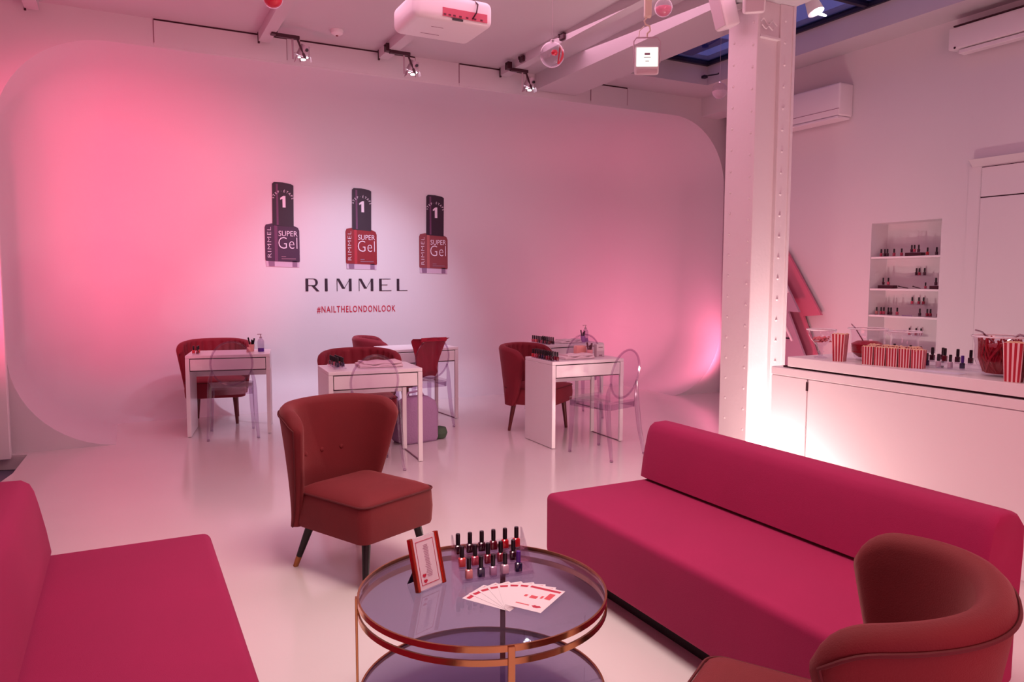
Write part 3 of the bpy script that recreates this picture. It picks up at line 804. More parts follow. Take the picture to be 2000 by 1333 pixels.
# acrylic stand with three steps
SA = math.radians(-7)
st = thing('acrylic_stand', 'clear acrylic stepped stand holding the bottles on the glass table', 'display stand', (1.085, 2.222, top + .001), SA)
STEP = ((-.028, 0.004), (.012, .030), (.052, .060))
stp = MB()
stp.add(bxx(-.125, .125, -.045, .075, 0, .003))
for (y_, z_) in STEP[1:]:
    stp.add(bxx(-.125, .125, y_ - .02, y_ + .02, z_ - .003, z_)); stp.add(bxx(-.125, .125, y_ - .021, y_ - .018, z_ - .027, z_))
stp.add(bxx(-.125, .125, .073, .076, .003, .09)); stp.add(bxx(-.125, .125, -.047, -.045, 0, .012))
obj('steps', stp, ACRYL, st, 0)
for sx in (-.128, .125):
    obj('side_panel', mb(prism([(-.055, 0), (.078, 0), (.078, .125), (.066, .125)], .003, 'yz', sx)), CLEAR, st, 0)
sm = Matrix.Translation((1.085, 2.222, top + .001)) @ R(SA)
front = ['nude', 'navy', 'lilac', 'clear', 'navy']; mid = ['coral', 'rose', 'berry', 'berry', 'plum']; back = ['plum', 'plum', 'plum', 'wine', 'scarlet', 'scarlet']
fl = ['salmon nude', 'dark navy', 'sheer lilac', 'nearly clear', 'navy purple-capped']
for i, c in enumerate(front):
    p = sm @ Vector((-.098 + i * .0425 + (.006 if i == 4 else 0), STEP[0][0], STEP[0][1]))
    polish(p, c, '%s polish, %s from left in the front row of the acrylic stand' % (fl[i], ORD[i]), 'polish bottles on the coffee table stand', PURPLE if i == 4 else None, SA)
ml = ['coral', 'rose pink', 'berry', 'deep berry', 'plum']
for i, c in enumerate(mid):
    p = sm @ Vector((-.098 + i * .046 - .012, STEP[1][0], STEP[1][1] + .0005))
    polish(p, c, '%s polish, %s from left in the middle row of the acrylic stand' % (ml[i], ORD[i]), 'polish bottles on the coffee table stand', None, SA)
bl = ['black plum', 'black plum', 'dark plum', 'wine', 'red', 'bright red']
for i, c in enumerate(back):
    p = sm @ Vector((-.112 + i * .0425, STEP[2][0], STEP[2][1] + .0005))
    polish(p, c, '%s polish, %s from left in the top row of the acrylic stand' % (bl[i], ORD[i]), 'polish bottles on the coffee table stand', None, SA)

# fan of leaflets
PV = Vector((1.02, 1.955, 0)); NL = 8
LN = ['leftmost', 'second from left', 'third from left', 'fourth from left', 'fourth from right', 'third from right', 'second from right', 'rightmost']
for i in range(NL):
    a = math.radians(121 - (121 - 34) * i / (NL - 1))
    d = Vector((math.cos(a), math.sin(a), 0)); c = PV + d * .084 + Vector((d.y, -d.x, 0)) * .034
    lf = thing('leaflet', 'white and red leaflet, %s of the fan spread on the glass table' % LN[i] + (', pictures showing' if i == NL - 1 else ''), 'leaflet', (c.x, c.y, top + .001 + i * .0009), a - PI / 2, 'fanned leaflets')
    obj('sheet', mb(bxx(-.061, .061, -.088, .088, 0, .0006)), PAPER, lf, 0)
    obj('red_band', mb(bxx(-.053, .053, .064, .078, .0006, .00075)), PRED, lf, 0)
    if i == NL - 1:
        obj('printed_pictures', mb(bxx(-.040, -.030, -.005, .010, .0006, .00075), bxx(-.020, .004, -.008, .012, .0006, .00075), bxx(.012, .020, .002, .022, .0006, .00075), bxx(.026, .046, .004, .05, .0006, .0007)), PINKPRINT, lf, 0)
        lp = [(.014, -.056), (.022, -.048), (.030, -.051), (.038, -.048), (.047, -.056), (.036, -.065), (.024, -.065)]
        obj('printed_lips', mb(prism(lp, .00015, 'xy', .0006)), PRED, lf, 0)
        obj('printed_line', mb(bxx(-.040, .006, -.060, -.054, .0006, .00075)), PINKPRINT, lf, 0)

# ================================================================== COUNTER
CX0, CX1, CY0, CY1, CZ = 3.76, 4.62, -0.2, 3.42, .96
cn = thing('counter', 'long white counter with a thick overhanging worktop beside the column', 'counter', (4.19, 1.6, 0))
ci = T(-4.19, -1.6, 0)
def cb(*a, **k): return tf(bxx(*a, **k), ci)
obj('worktop', mb(cb(CX0, CX1, CY0, CY1, CZ - .062, CZ, bev=.003)), WHITE, cn, 0)
obj('shadow_gap', mb(cb(CX0 + .03, CX1 - .03, CY0 + .03, CY1 + .06, CZ - .074, CZ - .063)), GAP, cn, 0)
obj('body', mb(cb(CX0 + .012, CX1 - .03, CY0 + .02, CY1 + .13, 0, CZ - .075)), WHITE, cn, 0)
obj('top_rail', mb(cb(CX0 - .002, CX0 + .012, CY0, CY1 + .13, CZ - .125, CZ - .076, bev=.003)), WHITE, cn, 0)
obj('front_panel', mb(cb(CX0 + .002, CX0 + .012, CY0, CY1 - .165, .02, CZ - .131, bev=.002)), WHITE, cn, 0)
obj('end_panel', mb(cb(CX0 + .002, CX0 + .012, CY1 - .157, CY1 + .13, .02, CZ - .131, bev=.002)), WHITE, cn, 0)
obj('hinge', mb(cb(CX0 - .003, CX0 + .004, CY1 - .168, CY1 - .154, CZ - .20, CZ - .145)), GAP, cn, 0)

def popcorn_box(loc, rz, label, h=.155, w_=.082, tilt=0.0, taper=.78, group='striped popcorn boxes on the counter'):
    t = thing('popcorn_box', label, 'popcorn box', loc, rz, group)
    if tilt: t.rotation_euler = (0, tilt, rz)
    wb = w_ * taper
    rs = [[(a * s_, b * s_, z) for a, b in rrect(w_, w_, .003, 1)] for s_, z in ((wb / w_, 0), (1, h), (.97, h), (wb / w_ * .97, .004))]
    obj('carton', mb(rings(rs)), STRIPE_W, t, 0)
    m = MB(); n_ = 4
    for face in range(4):
        for k in range(n_):
            u0, u1 = -.5 + (k + .22) / n_, -.5 + (k + .78) / n_
            q = [Vector((u0 * wb, -wb / 2 - .0008, .0005)), Vector((u1 * wb, -wb / 2 - .0008, .0005)), Vector((u1 * w_, -w_ / 2 - .0008, h)), Vector((u0 * w_, -w_ / 2 - .0008, h))]
            m.add((q, [(0, 1, 2, 3)]), R(face * PI / 2))
    tag(obj('red_stripes', m, STRIPE_R, t, 0), kind='stuff')
    m = MB()
    rnd = random.Random(int(loc[0] * 1000) + int(loc[1] * 977))
    for k in range(30):
        m.add(tf(dome(.010, .010, 6), T(rnd.uniform(-.4, .4) * w_, rnd.uniform(-.4, .4) * w_, h - .012 + rnd.uniform(0, .008))))
    tag(obj('popcorn', m, POPCORN, t), kind='stuff')
    return t
popcorn_box((3.835, 3.09, CZ), .35, 'tall striped popcorn box standing alone near the left end of the counter', .165, .078)
rowc = [(3.85 + .0170 * i, 2.899 - .0650 * i) for i in range(5)]
for i, (x, y) in enumerate(rowc):
    popcorn_box((x, y, CZ), .25, 'short striped popcorn box, %s from left in the front row' % ORD[i], .105, .0625, 0, .93)
for i, (x, y) in enumerate([(3.945, 2.935), (3.962, 2.862), (3.975, 2.789), (3.995, 2.716)]):
    popcorn_box((x, y, CZ), .1 * i, 'short striped popcorn box, %s from left in the rear row' % ORD[i], .108, .062, 0, .9)
popcorn_box((3.83, 2.085, CZ), .30, 'tall striped popcorn box in front of the liquorice bowl', .190, .088)
popcorn_box((3.835, 1.985, CZ), .1, 'tall striped popcorn box at the right edge of the view', .195, .088)
popcorn_box((3.95, 2.03, CZ), .5, 'tall striped popcorn box behind the two at the right edge', .20, .088)

def bowl(loc, label, r, h, fill, fillmat, strands, stem_=0.0, frill=False):
    t = thing('glass_bowl', label, 'bowl', loc)
    prof = []
    if stem_:
        prof += [(.001, 0), (r * .55, 0), (r * .5, .006), (.014, .014), (.012, stem_ * .45), (.022, stem_ * .55), (.012, stem_ * .65), (.016, stem_)]
    else: prof += [(.001, 0), (r * .45, 0)]
    for k in range(10):
        a = k / 9
        rad = r * (.35 + .65 * math.sin(min(1, a * 1.15) * PI / 2)) if stem_ else r * (.62 + .38 * math.sin(min(1, a * 1.9) * PI / 2))
        if a > .8 and not stem_: rad *= 1 + .5 * (a - .8)
        prof.append((rad, stem_ + .004 + (h - stem_) * a))
    vf = lathe(prof, 36, cap=False)
    if frill:
        k = len(prof)
        vv = [Vector(p) for p in vf[0]]
        for i, p in enumerate(vv):
            if i % k >= k - 2: s_ = 1 + .10 * math.sin((i // k) / 36 * 2 * PI * 9) + .08; vv[i] = Vector((p.x * s_, p.y * s_, p.z + .006 * math.cos((i // k) / 36 * 2 * PI * 9)))
        vf = (vv, vf[1])
    obj('bowl', mb(vf), CLEAR, t)
    obj('rim', mb(tube([(prof[-1][0] * (1.02 if not frill else 1.1) * math.cos(a), prof[-1][0] * (1.02 if not frill else 1.1) * math.sin(a), h + .004) for a in [2 * PI * i / 36 for i in range(36)]], .0045, 6, True)), M('glass_rim_glint', (250, 248, 252), .1), t)  # opaque white tube paints in the sparkle along the glass rim
    return t, prof
rnd = random.Random(3)
# footed dish of pink sweets
bt, _ = bowl((3.885, 3.27, CZ), 'footed clear glass dish of pink sweets at the left end of the counter', .078, .175, 0, None, 0, .075, True)
sw = MB()
for k in range(60):
    a = rnd.uniform(0, 2 * PI); q = rnd.uniform(0, .055)
    sw.add(tf(dome(.010, .009, 6), T(q * math.cos(a), q * math.sin(a), .100 + rnd.uniform(0, .028))))
tag(obj('sweets', sw, PINKCANDY, bt), kind='stuff')
# bowl of dark red sweets with ladle
b2, _ = bowl((4.03, 3.05, CZ), 'clear glass bowl of dark red sweets behind the popcorn boxes', .098, .19, 0, None, 0, 0)
obj('sweets', mb(lathe([(.001, .02), (.05, .02), (.088, .05), (.092, .10), (.06, .118), (.001, .122)], 24, cap=False)), CANDY, b2)
tag(obj('ladle', mb(tube([(-.02, 0, .10), (-.09, .02, .20), (-.115, .03, .225)], .004, 6), lathe([(.001, .09), (.022, .095), (.03, .115)], 12, -.02, 0, cap=False)), STEEL, b2), 'steel serving spoon')
# big bowl of red liquorice
b3, _ = bowl((3.985, 2.245, CZ), 'large clear glass bowl filled with red liquorice laces on the right', .112, .20, 0, None, 0, 0)
ls = MB()
for k in range(80):
    a = rnd.uniform(0, 2 * PI); q = rnd.uniform(.080, .098); b = a + rnd.uniform(-1.2, 1.2)
    ls.add(tube([(q * .7 * math.cos(a), q * .7 * math.sin(a), .02), (q * 1.02 * math.cos((a + b) / 2), q * 1.02 * math.sin((a + b) / 2), .09), (q * math.cos(b), q * math.sin(b), .165 + rnd.uniform(-.01, .035))], .0045, 5))
ls.add(lathe([(.001, .012), (.06, .014), (.076, .05), (.082, .09), (.084, .150), (.05, .162), (.001, .170)], 24, cap=False))
tag(obj('liquorice', ls, CANDY, b3), kind='stuff')
obj('tong_arm', mb(tube([(-.02, .02, .17), (-.06, .06, .225), (-.085, .08, .235)], .005, 6)), STEEL, b3); obj('tong_arm', mb(tube([(.03, -.02, .18), (.06, -.06, .215), (.085, -.09, .205)], .006, 6)), STEEL, b3)
# glass bowl row behind (only glints show)
bowl((4.28, 2.98, CZ), 'clear glass bowl at the back of the counter behind the sweets', .08, .17, 0, None, 0, 0, True)

cs_ = ['plum', 'plum', 'wine', 'plum', 'plum', 'rose']
for i in range(6):
    polish((4.075 + .012 * i, 2.735 - .0655 * i, CZ + .030), cs_[i], 'dark nail polish with black cap, %s from left, back row on the counter' % ORD[i], 'polish bottles on the counter', s=1.05)
fc = ['nude', 'navy', 'clear', 'clear', 'navy']; fn = ['peach nude', 'navy', 'clear pale', 'clear white', 'navy purple-capped']
for i in range(5):
    polish((4.005 + .012 * i, 2.715 - .060 * i, CZ + .004), fc[i], '%s polish, %s from left in the front row on the counter' % (fn[i], ORD[i]), 'polish bottles on the counter', PURPLE if i == 4 else None, s=1.02)
rs_ = thing('acrylic_riser', 'low clear acrylic riser under the polish bottles on the counter', 'display stand', (4.075, 2.575, CZ), math.radians(11))
obj('riser_steps', mb(bxx(-.055, .075, -.20, .16, 0, .0035), bxx(.005, .075, -.20, .16, .026, .0295), bxx(.003, .006, -.20, .16, .0035, .0295)), ACRYL, rs_, 0)
for i, (x, y) in enumerate([(4.44, 3.16), (4.43, 3.04), (4.45, 2.84)]):
    polish((x, y, CZ), 'plum', 'dark polish at the back of the counter, %s from left, only cap showing' % ORD[i], 'polish bottles on the counter', s=1.05)
fy = tag(obj('counter_flyer', mb(tf(bxx(-.05, .05, -.14, .14, 0, .001), Matrix.Identity(4))), M('pale_flyer', (225, 222, 236), .5), None, 0, (3.855, 2.50, CZ + .0005), .12), 'flat pale flyer lying on the counter in front of the polish bottles', 'flyer')

# ================================================================== NICHE SHELVES AND THEIR BOTTLES
SH = (1.672, 1.370, 1.117, .80)
for k, z in enumerate(SH):
    nm = ['top', 'second', 'third', 'lowest'][k]
    tag(obj('niche_shelf', mb(bxx(XR + .004, XR + ND - .002, NY0 + .002, NY1 - .002, z - .018, z, .002)), WHITE, None, 0), '%s white shelf in the wall niche' % nm, 'shelf', 'niche shelves')
def ny(zx): return 4.85 - (zx - 100) * (4.85 - 4.155) / (745 - 100)
XN = XR + .075
tops = [(155, 'rose'), (190, 'plum'), (215, 'plum'), (280, 'rose'), (352, 'rose'), (588, 'scarlet'), (668, 'plum'), (738, 'berry')]
for i, (zx, c) in enumerate(tops):
    polish((XN, ny(zx), SH[0] + .0005), c, 'small nail polish standing %s from left on the top niche shelf' % ORD[i], 'polish bottles in the wall niche', s=.98)
thirds = [(133, 'nude'), (178, 'rose'), (205, 'rose'), (250, 'plum'), (275, 'plum'), (335, 'rose'), (545, 'plum'), (612, 'berry'), (640, 'berry'), (708, 'berry')]
for i, (zx, c) in enumerate(thirds):
    polish((XN, ny(zx), SH[2] + .0005), c, 'small nail polish standing %s from left on the third niche shelf' % ORD[i], 'polish bottles in the wall niche', s=.98)
polish((XN, ny(585), SH[1] + .0005), 'rose', 'lone rose nail polish beside the brushes on the second niche shelf', 'polish bottles in the wall niche', s=.8)
blocks = [(405, 550, SH[0], 'on the top niche shelf', (445, 470, 508)), (157, 305, SH[1], 'at the left of the second niche shelf', (187, 237)), (640, 722, SH[1], 'at the right of the second niche shelf', (675, 716))]
for a, b, z, wh, bs in blocks:
    y0, y1 = ny(b), ny(a)
    o = thing('display_block', 'dark display tray %s' % wh, 'tray', (XN, (y0 + y1) / 2, z + .0005))
    h_ = (y1 - y0) / 2
    obj('tray_base', mb(bxx(-.035, .035, -h_, h_, 0, .030, .002)), M('dark_tray', (66, 12, 30), .4), o, 0)
    for i, q in enumerate(bs):
        polish((XN, ny(q), z + .031), 'plum' if i != 1 else 'rose', '%s polish from left on the tray %s' % (ORD[i], wh), 'polish bottles in the wall niche', s=.95)
for q, z, wh in (((412, 440, 487), SH[1] + .122, 'upper'), ((385, 447, 490), SH[2] + .104, 'middle'), ((373, 435, 480), SH[3] + .13, 'lower')):
    lg = thing('acrylic_ledge', 'clear acrylic ledge, the %s of three on the niche back' % wh, 'ledge', (XR + ND - .03, ny(430), z))
    obj('ledge', mb(bxx(-.02, .028, -.11, .11, -.004, 0)), CLEAR, lg, 0)
    for i, zx in enumerate(q):
        polish((XR + ND - .03, ny(zx) + .0, z + .0005), ['plum', 'berry', 'plum'][i] if wh == 'upper' else ['rose', 'berry', 'berry'][i], '%s nail polish from left on the %s clear ledge in the niche' % (ORD[i], wh), 'polish bottles in the wall niche', s=.93)
for i, (zx, z, ln) in enumerate(((382, SH[1], .10), (505, SH[1], .075))):
    tag(obj('make_up_brush', mb(tube([(0, -ln / 2, .006), (0, ln / 4, .018)], [.004, .004], 6), tube([(0, ln / 4, .018), (0, ln / 2, .024)], [.004, .007], 6)), DARK, None, 35, (XN, ny(zx), z)), '%s small brush lying on the second niche shelf' % ('left' if i == 0 else 'right'), 'brush', 'brushes in the niche')
tag(obj('nail_file', mb(bxx(-.006, .006, -.05, .05, 0, .004)), LAVP, None, 0, (XN, ny(430), SH[2] + .001)), 'pale nail file lying on the third niche shelf', 'nail file')

# ================================================================== RIGHT WALL FITTINGS
ac = thing('air_conditioner', 'white wall-mounted air conditioner, partly behind the column', 'air conditioner', (XR, 5.55, 3.02))
obj('casing', mb(bxx(-.20, 0, -.44, .44, .02, .335, .02, 3)), WHITE, ac, 40)
obj('vane', mb(bxx(-.205, -.03, -.43, .43, -.005, .018, .004)), WHITE, ac, 0)
obj('seam', mb(bxx(-.2025, -.19, -.435, .435, .085, .089)), GREYPRINT, ac, 0)
rb = thing('roller_blind', 'long white screen housing fixed high on the right wall', 'blind', (XR, 2.6, 3.36))
obj('housing', mb(bxx(-.15, 0, -1.5, 1.48, .02, .20, .012, 2)), WHITE, rb, 40)
obj('bottom_bar', mb(bxx(-.13, -.05, -1.5, 1.40, -.022, .012, .004)), WHITE, rb, 0)
obj('top_gap', mb(bxx(-.152, -.02, -1.5, 1.44, .202, .212)), GAP, rb, 0)
obj('end_screw', mb(tf(dome(.010, .006), T(-.152, 1.42, .03) @ R(-PI / 2, 'Y'))), DARK, rb)
cu_ = thing('wall_cupboard', 'tall flush white cupboard in the right wall with a top flap', 'cupboard', (XR, 3.1, 0))
obj('surround', mb(bxx(-.012, 0, -.95, .83, 0, 2.41)), WALL, cu_, 0)
obj('door', mb(bxx(-.026, -.013, -.95, .715, .02, 2.135, .002)), WALL, cu_, 0)
obj('top_flap', mb(bxx(-.026, -.013, -.95, .715, 2.145, 2.385, .002)), WALL, cu_, 0)
obj('joint_line', mb(bxx(-.0135, -.0125, -.95, .722, 2.136, 2.144), bxx(-.0135, -.0125, .716, .722, .02, 2.39), bxx(-.0135, -.0125, -.95, .722, 2.386, 2.392)), GAP, cu_, 0)
obj('cornice', mb(prism([(-.02, 2.40), (-.08, 2.455), (0, 2.455), (0, 2.40)], 1.75, 'xz', -.95)), WALL, cu_, 0)

# tree shaped cut-out, with a red board standing in for its shadow
def tree(name, label, x, pts, th, mat, edge):
    t = thing(name, label, 'display cutout', (x, pts[0][0], 0))
    y0 = pts[0][0]
    obj('board', mb(prism([(a - y0, b) for a, b in pts], th, 'yz', 0)), mat, t, 0)
    return t
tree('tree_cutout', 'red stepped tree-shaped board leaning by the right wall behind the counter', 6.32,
     [(5.84, 1.80), (5.335, 1.09), (5.56, 1.07), (5.30, .52), (5.30, 0), (6.3, 0), (6.3, .55), (6.02, 1.07), (6.18, 1.09)], .03, TREE_SHADOW, None)
tw = tree('tree_cutout', 'smaller mauve tree-shaped board with white edges in front of the red one', 6.14,
     [(5.78, 1.62), (5.455, 1.12), (5.60, 1.12), (5.36, .66), (5.36, 0), (6.15, 0), (6.15, .62), (5.92, 1.12), (6.02, 1.12)], .025, TREE_W, None)
obj('small_lettering', mb(bxx(-.004, 0, -.235, -.13, .835, .850)), PRBLACK, tw, 0)
obj('white_edge', mb(bar((-.012, -.10, 1.46), (-.012, -.185, 1.32), .02, .02, (1, 0, 0)), bar((-.012, -.12, 1.03), (-.012, -.26, .82), .02, .015, (1, 0, 0))), TREE_E, tw, 0)

# ================================================================== CEILING THINGS
# projector
pj = thing('projector', 'white ceiling-hung projector with its row of ports facing the lounge', 'projector', (2.10, 5.12, 3.22))
obj('casing', mb(bxx(-.305, .285, -.22, .24, -.005, .175, .05, 5)), WHITE, pj, 50)
obj('port_recess', mb(bxx(-.10, .235, -.2235, -.216, .022, .078)), M('port_pink', (200, 90, 110), .6), pj, 0)
for i, x in enumerate((-.085, -.05, -.015, .03, .08, .14, .19)):
    obj('port', mb(bxx(x - .009, x + .009, -.226, -.222, .028, .038)), PLUGS, pj, 0)
obj('lens_slot', mb(bxx(-.03, .05, -.2265, -.215, .002, .016, .002)), BLACK, pj, 0)
obj('maker_plate', mb(bxx(-.12, -.03, -.06, -.055, -.0065, -.005), bxx(-.14, .0, .10, .106, -.0065, -.005)), GREYPRINT, pj, 0)
obj('mount_plate', mb(bxx(-.10, .10, -.09, .09, .176, .19), lathe([(.03, .19), (.03, .45)], 14), bxx(-.09, .09, -.09, .09, .435, .449)), WHITE, pj)
obj('cable', mb(tube([(.12, -.225, .03), (.14, -.25, .07), (.155, -.24, .13), (.15, -.16, .19), (.10, -.05, .22), (.03, 0, .25)], .005, 6)), DARK, pj)
# smoke detector
sd = thing('smoke_detector', 'small white smoke detector on the ceiling left of the projector', 'smoke detector', (1.78, 6.86, ZC))
obj('housing', mb(lathe([(.001, -.048), (.03, -.046), (.052, -.03), (.058, -.012), (.058, 0)], 20, cap=False)), WHITE, sd)
obj('sensor_dot', mb(lathe([(.001, -.056), (.011, -.054), (.012, -.046)], 8, cap=False)), M('sensor_dark', (130, 60, 70), .5), sd)

# cyc lamps on the battens
def cyc_lamp(loc, label, flip=1):
    t = thing('ceiling_spotlight', label, 'spotlight', loc, 0, 'ceiling spotlights above the wall graphic')
    obj('bracket', mb(bxx(-.16, .04, -.045, -.005, -.03, .0, .003), bxx(-.20, -.15, -.05, .02, -.015, .055, .003)), DARK, t, 0)
    obj('clamp_knob', mb(tube([(-.21, -.02, .03), (-.17, -.02, .055)], .010, 6)), DARK, t)
    obj('support_arm', mb(bar((.02, -.025, -.02), (.085, -.02, -.17), .014, .014), bar((.07, -.02, -.14), (.09, -.02, -.185), .022, .022)), DARK, t, 0)
    obj('support_arm', mb(bar((-.02, -.025, -.02), (-.015, -.02, -.20), .014, .014)), GREYM, t, 0)
    hd = obj('lamp_head', mb(tube([(.10, .0, -.06), (.085, .02, -.12), (.075, .03, -.155)], [.040, .052, .058], 14), tube([(-.01, 0, -.14), (.05, .01, -.15)], .007, 6)), GREYM, t)
    obj('barn_door', mb(bar((.02, .0, -.16), (.005, .0, -.21), .07, .004), bar((.135, .0, -.16), (.15, .0, -.20), .07, .004)), GREYM, hd, 0)
    obj('focus_knob', mb(tube([(.10, -.055, -.115), (.10, -.04, -.115)], .014, 8)), BLACK, hd)
    obj('lens', mb(tf(lathe([(.001, 0), (.020, .001), (.022, .008)], 12, cap=False), T(.075, -.005, -.195)), tf(lathe([(.001, 0), (.012, .001), (.014, .006)], 12, cap=False), T(.105, -.01, -.175)), tf(lathe([(.001, 0), (.010, .001), (.012, .006)], 12, cap=False), T(.04, -.01, -.18))), LENS, hd)
    return t
c0 = cyc_lamp((1.42, 6.95, ZC - .085), 'leftmost of the three ceiling spotlights over the wall graphic')
dup(c0, (2.45, 6.95, ZC - .085), 0, 'middle of the three ceiling spotlights over the wall graphic')
dup(c0, (3.72, 6.95, ZC - .085), 0, 'rightmost of the three ceiling spotlights, near the ceiling beam')
for x in (1.50, 2.53, 3.80):
    light('SPOT', 'spotlight_beam', (x, 7.03, 3.36), (x + .05, 8.75, 1.2), 16 if x < 3 else 8, (0.86, 0.80, 1.0), spot_size=math.radians(125), spot_blend=1.0, shadow_soft_size=0.03)

# small fixings along the right batten
for i, (y_, lb) in enumerate(((5.95, 'near end of the right batten'), (6.72, 'far end of the right batten'))):
    tag(obj('cable_clip', mb(bxx(-.03, .0, -.04, .04, -.03, .03, .008), bxx(-.035, -.005, .03, .045, .0, .03)), DARK, None, 30, (3.60, y_, ZC - .045)), 'small dark clip on the %s' % lb, 'clip', 'clips on the ceiling battens')

# baubles
def bauble(loc, r, label, fillm, fr_=.45):
    t = thing('bauble', label, 'bauble', loc, 0, 'glass baubles hanging from the ceiling')
    obj('globe', mb(lathe([(.0008, -r)] + [(r * math.cos(a), r * math.sin(a)) for a in [-PI / 2 + PI * k / 16 for k in range(1, 16)]] + [(.0008, r)], 28, cap=False)), CLEAR, t)
    if fillm:
        obj('fill', mb(lathe([(.0008, -r * .92)] + [(r * .93 * math.cos(a), r * .93 * math.sin(a)) for a in [-PI / 2 + (PI * fr_) * k / 8 for k in range(1, 9)]] + [(.001, r * .93 * math.sin(-PI / 2 + PI * fr_) + .004)], 24, cap=False)), fillm, t)
    obj('cap', mb(lathe([(r * .17, r * .97), (r * .17, r * 1.15), (r * .08, r * 1.2)], 12)), STEEL, t)
    obj('wire', mb(tube([(0, 0, r * 1.15), (0, 0, ZC - loc[2] - .001)], .0012, 5)), GREYM, t)
    return t
b_ = bauble((2.60, 4.445, 2.946), .082, 'clear glass bauble with red paint inside, hanging right of the projector', None)
rr = .078
obj('red_swirl', mb(rings([[(rr * math.cos(a) * math.cos(e), rr * math.sin(a) * math.cos(e), rr * math.sin(e)) for e in [-1.0 + 1.7 * k / 10 for k in range(11)]] for a in [-1.15 + .5 * j / 3 for j in range(4)]][:4], False, False)), BULB_R, b_)
obj('red_blot', mb(lathe([(.001, -.02), (.018, -.014), (.022, 0), (.016, .014), (.001, .018)], 12, -.012, -.05, cap=False)), BULB_R, b_)
bauble((3.60, 4.54, 3.443), .064, 'clear glass bauble right beside the hanging floodlight', M('blush_fill', (220, 130, 150), .3), .5)
bauble((4.73, 5.16, 3.109), .070, 'clear glass bauble half filled white, hanging beside the column', M('white_fill', (232, 205, 214), .4), .48)
bauble((.955, 5.33, 3.318), .066, 'red filled bauble cut by the top edge of the view', BULB_R, .8)

# hanging floodlight
fl_ = thing('hanging_floodlight', 'small lit white floodlight hanging on a hook from the ceiling', 'floodlight', (3.163, 4.152, 2.84), math.radians(-30))
obj('housing', mb(bxx(-.080, .080, .0, .045, -.015, .165, .012, 3)), M('flood_grey', (215, 205, 205), .35), fl_, 40)
obj('diffuser', mb(bxx(-.072, .072, -.006, .0, .030, .155, .004)), FLOODFACE, fl_, 0)
obj('lower_flange', mb(bxx(-.07, .07, -.006, .03, -.02, .016, .01, 2)), M('flood_grey2', (200, 180, 185), .35), fl_, 40)
obj('printed_mark', mb(bxx(-.018, .018, -.0075, -.006, .105, .118), bxx(-.022, .022, -.0075, -.006, .088, .092), bxx(-.012, .012, -.0075, -.006, .062, .066)), GREYPRINT, fl_, 0)
obj('yoke', mb(tube([(-.088, .02, .06), (-.088, .02, .20), (-.07, .02, .225), (.07, .02, .225), (.088, .02, .20), (.088, .02, .06)], .005, 6)), GREYM, fl_)
obj('hook', mb(tube([(0, .02, .225), (0, .02, .25), (.02, .02, .27), (.015, .02, .30), (-.012, .02, .31), (-.02, .02, .335), (0, .02, .36)], .006, 6), bxx(-.022, .026, .0, .04, .355, .50, .006),
                tube([(-.02, .02, .30), (-.05, .02, .27), (-.055, .02, .23)], .003, 5)), M('hook_cream', (225, 210, 190), .4), fl_)
obj('drop_rod', mb(tube([(0, .02, .49), (0, .02, ZC - 2.84 - .001)], .010, 8), bxx(-.035, .035, -.01, .05, .58, .66, .008)), M('rod_cream', (222, 190, 180), .4), fl_)
light('AREA', 'floodlight_glow', (3.14, 4.10, 2.96), (2.6, 3.2, 2.7), 3.0, (1, .96, .88), shape='SQUARE', size=.12)

# speakers on the column
def speaker(loc, rz, label, tilt):
    t = thing('wall_speaker', label, 'speaker', loc, 0, 'white speakers on the column')
    t.rotation_euler = (tilt, 0, rz)
    obj('cabinet', mb(bxx(-.075, .075, -.07, .06, -.13, .13, .022, 3)), COLPAINT, t, 40)
    obj('grille', mb(bxx(-.062, .062, -.078, -.068, -.115, .115, .006)), M('speaker_cloth', (200, 180, 188), .8), t, 0)
    obj('bracket', mb(bxx(-.02, .02, .055, .14, -.02, .02)), COLPAINT, t, 0)
    return t
speaker((4.03, 4.36, 3.44), math.radians(-100), 'white loudspeaker at the column top, the left one', .3)
speaker((4.02, 4.06, 3.46), math.radians(-40), 'white loudspeaker at the column top, the right one', .35)
# bright lamp above the counter, in the top edge
sl = thing('counter_spotlight', 'white spotlight with a glaring lens near the skylight at the top edge', 'spotlight', (4.80, 4.20, 3.50), math.radians(20))
obj('lamp_can', mb(tube([(.0, .05, .12), (0, 0, 0.0)], [.045, .062], 16), tube([(0, .03, .10), (0, .03, .168)], .01, 8)), WHITE, sl)
obj('lens', mb(tf(lathe([(.001, -.012), (.058, -.006), (.060, .0)], 16, cap=False), T(0.01, -.02, -.008) @ R(math.radians(25), 'X'))), LENS, sl)

# ================================================================== SMALL THINGS ON THE DESKS
DZ = .7505
def pump_bottle(loc, label, basem=PURPLE, s=1.0):
    t = thing('pump_bottle', label, 'pump bottle', loc); t.scale = (s, s, s)
    obj('bottle', mb(lathe([(.028, .03), (.030, .035), (.030, .10), (.022, .118), (.012, .124), (.012, .13)], 16)), BOTGLASS, t)
    obj('liquid', mb(lathe([(.028, .0), (.029, .004), (.029, .034)], 16)), basem, t)
    obj('pump', mb(lathe([(.012, .13), (.012, .142), (.004, .144), (.004, .165)], 10), bxx(-.03, .008, -.006, .006, .163, .170)), GREYM, t)
    return t
def cup(loc, label, toolm, cupm=PEACH):
    t = thing('tool_cup', label, 'cup', loc)
    obj('cup', mb(lathe([(.022, 0), (.028, .07), (.026, .07), (.021, .004), (.001, .004)], 14, cap=False)), cupm, t)
    for i, (dx, dy) in enumerate(((-.03, 0), (.028, .01), (.0, -.02), (.012, .018))):
        obj('tool', mb(tube([(dx * .2, dy * .2, .01), (dx, dy, .135 - .01 * i)], [.005, .008], 6)), toolm, t)
    return t
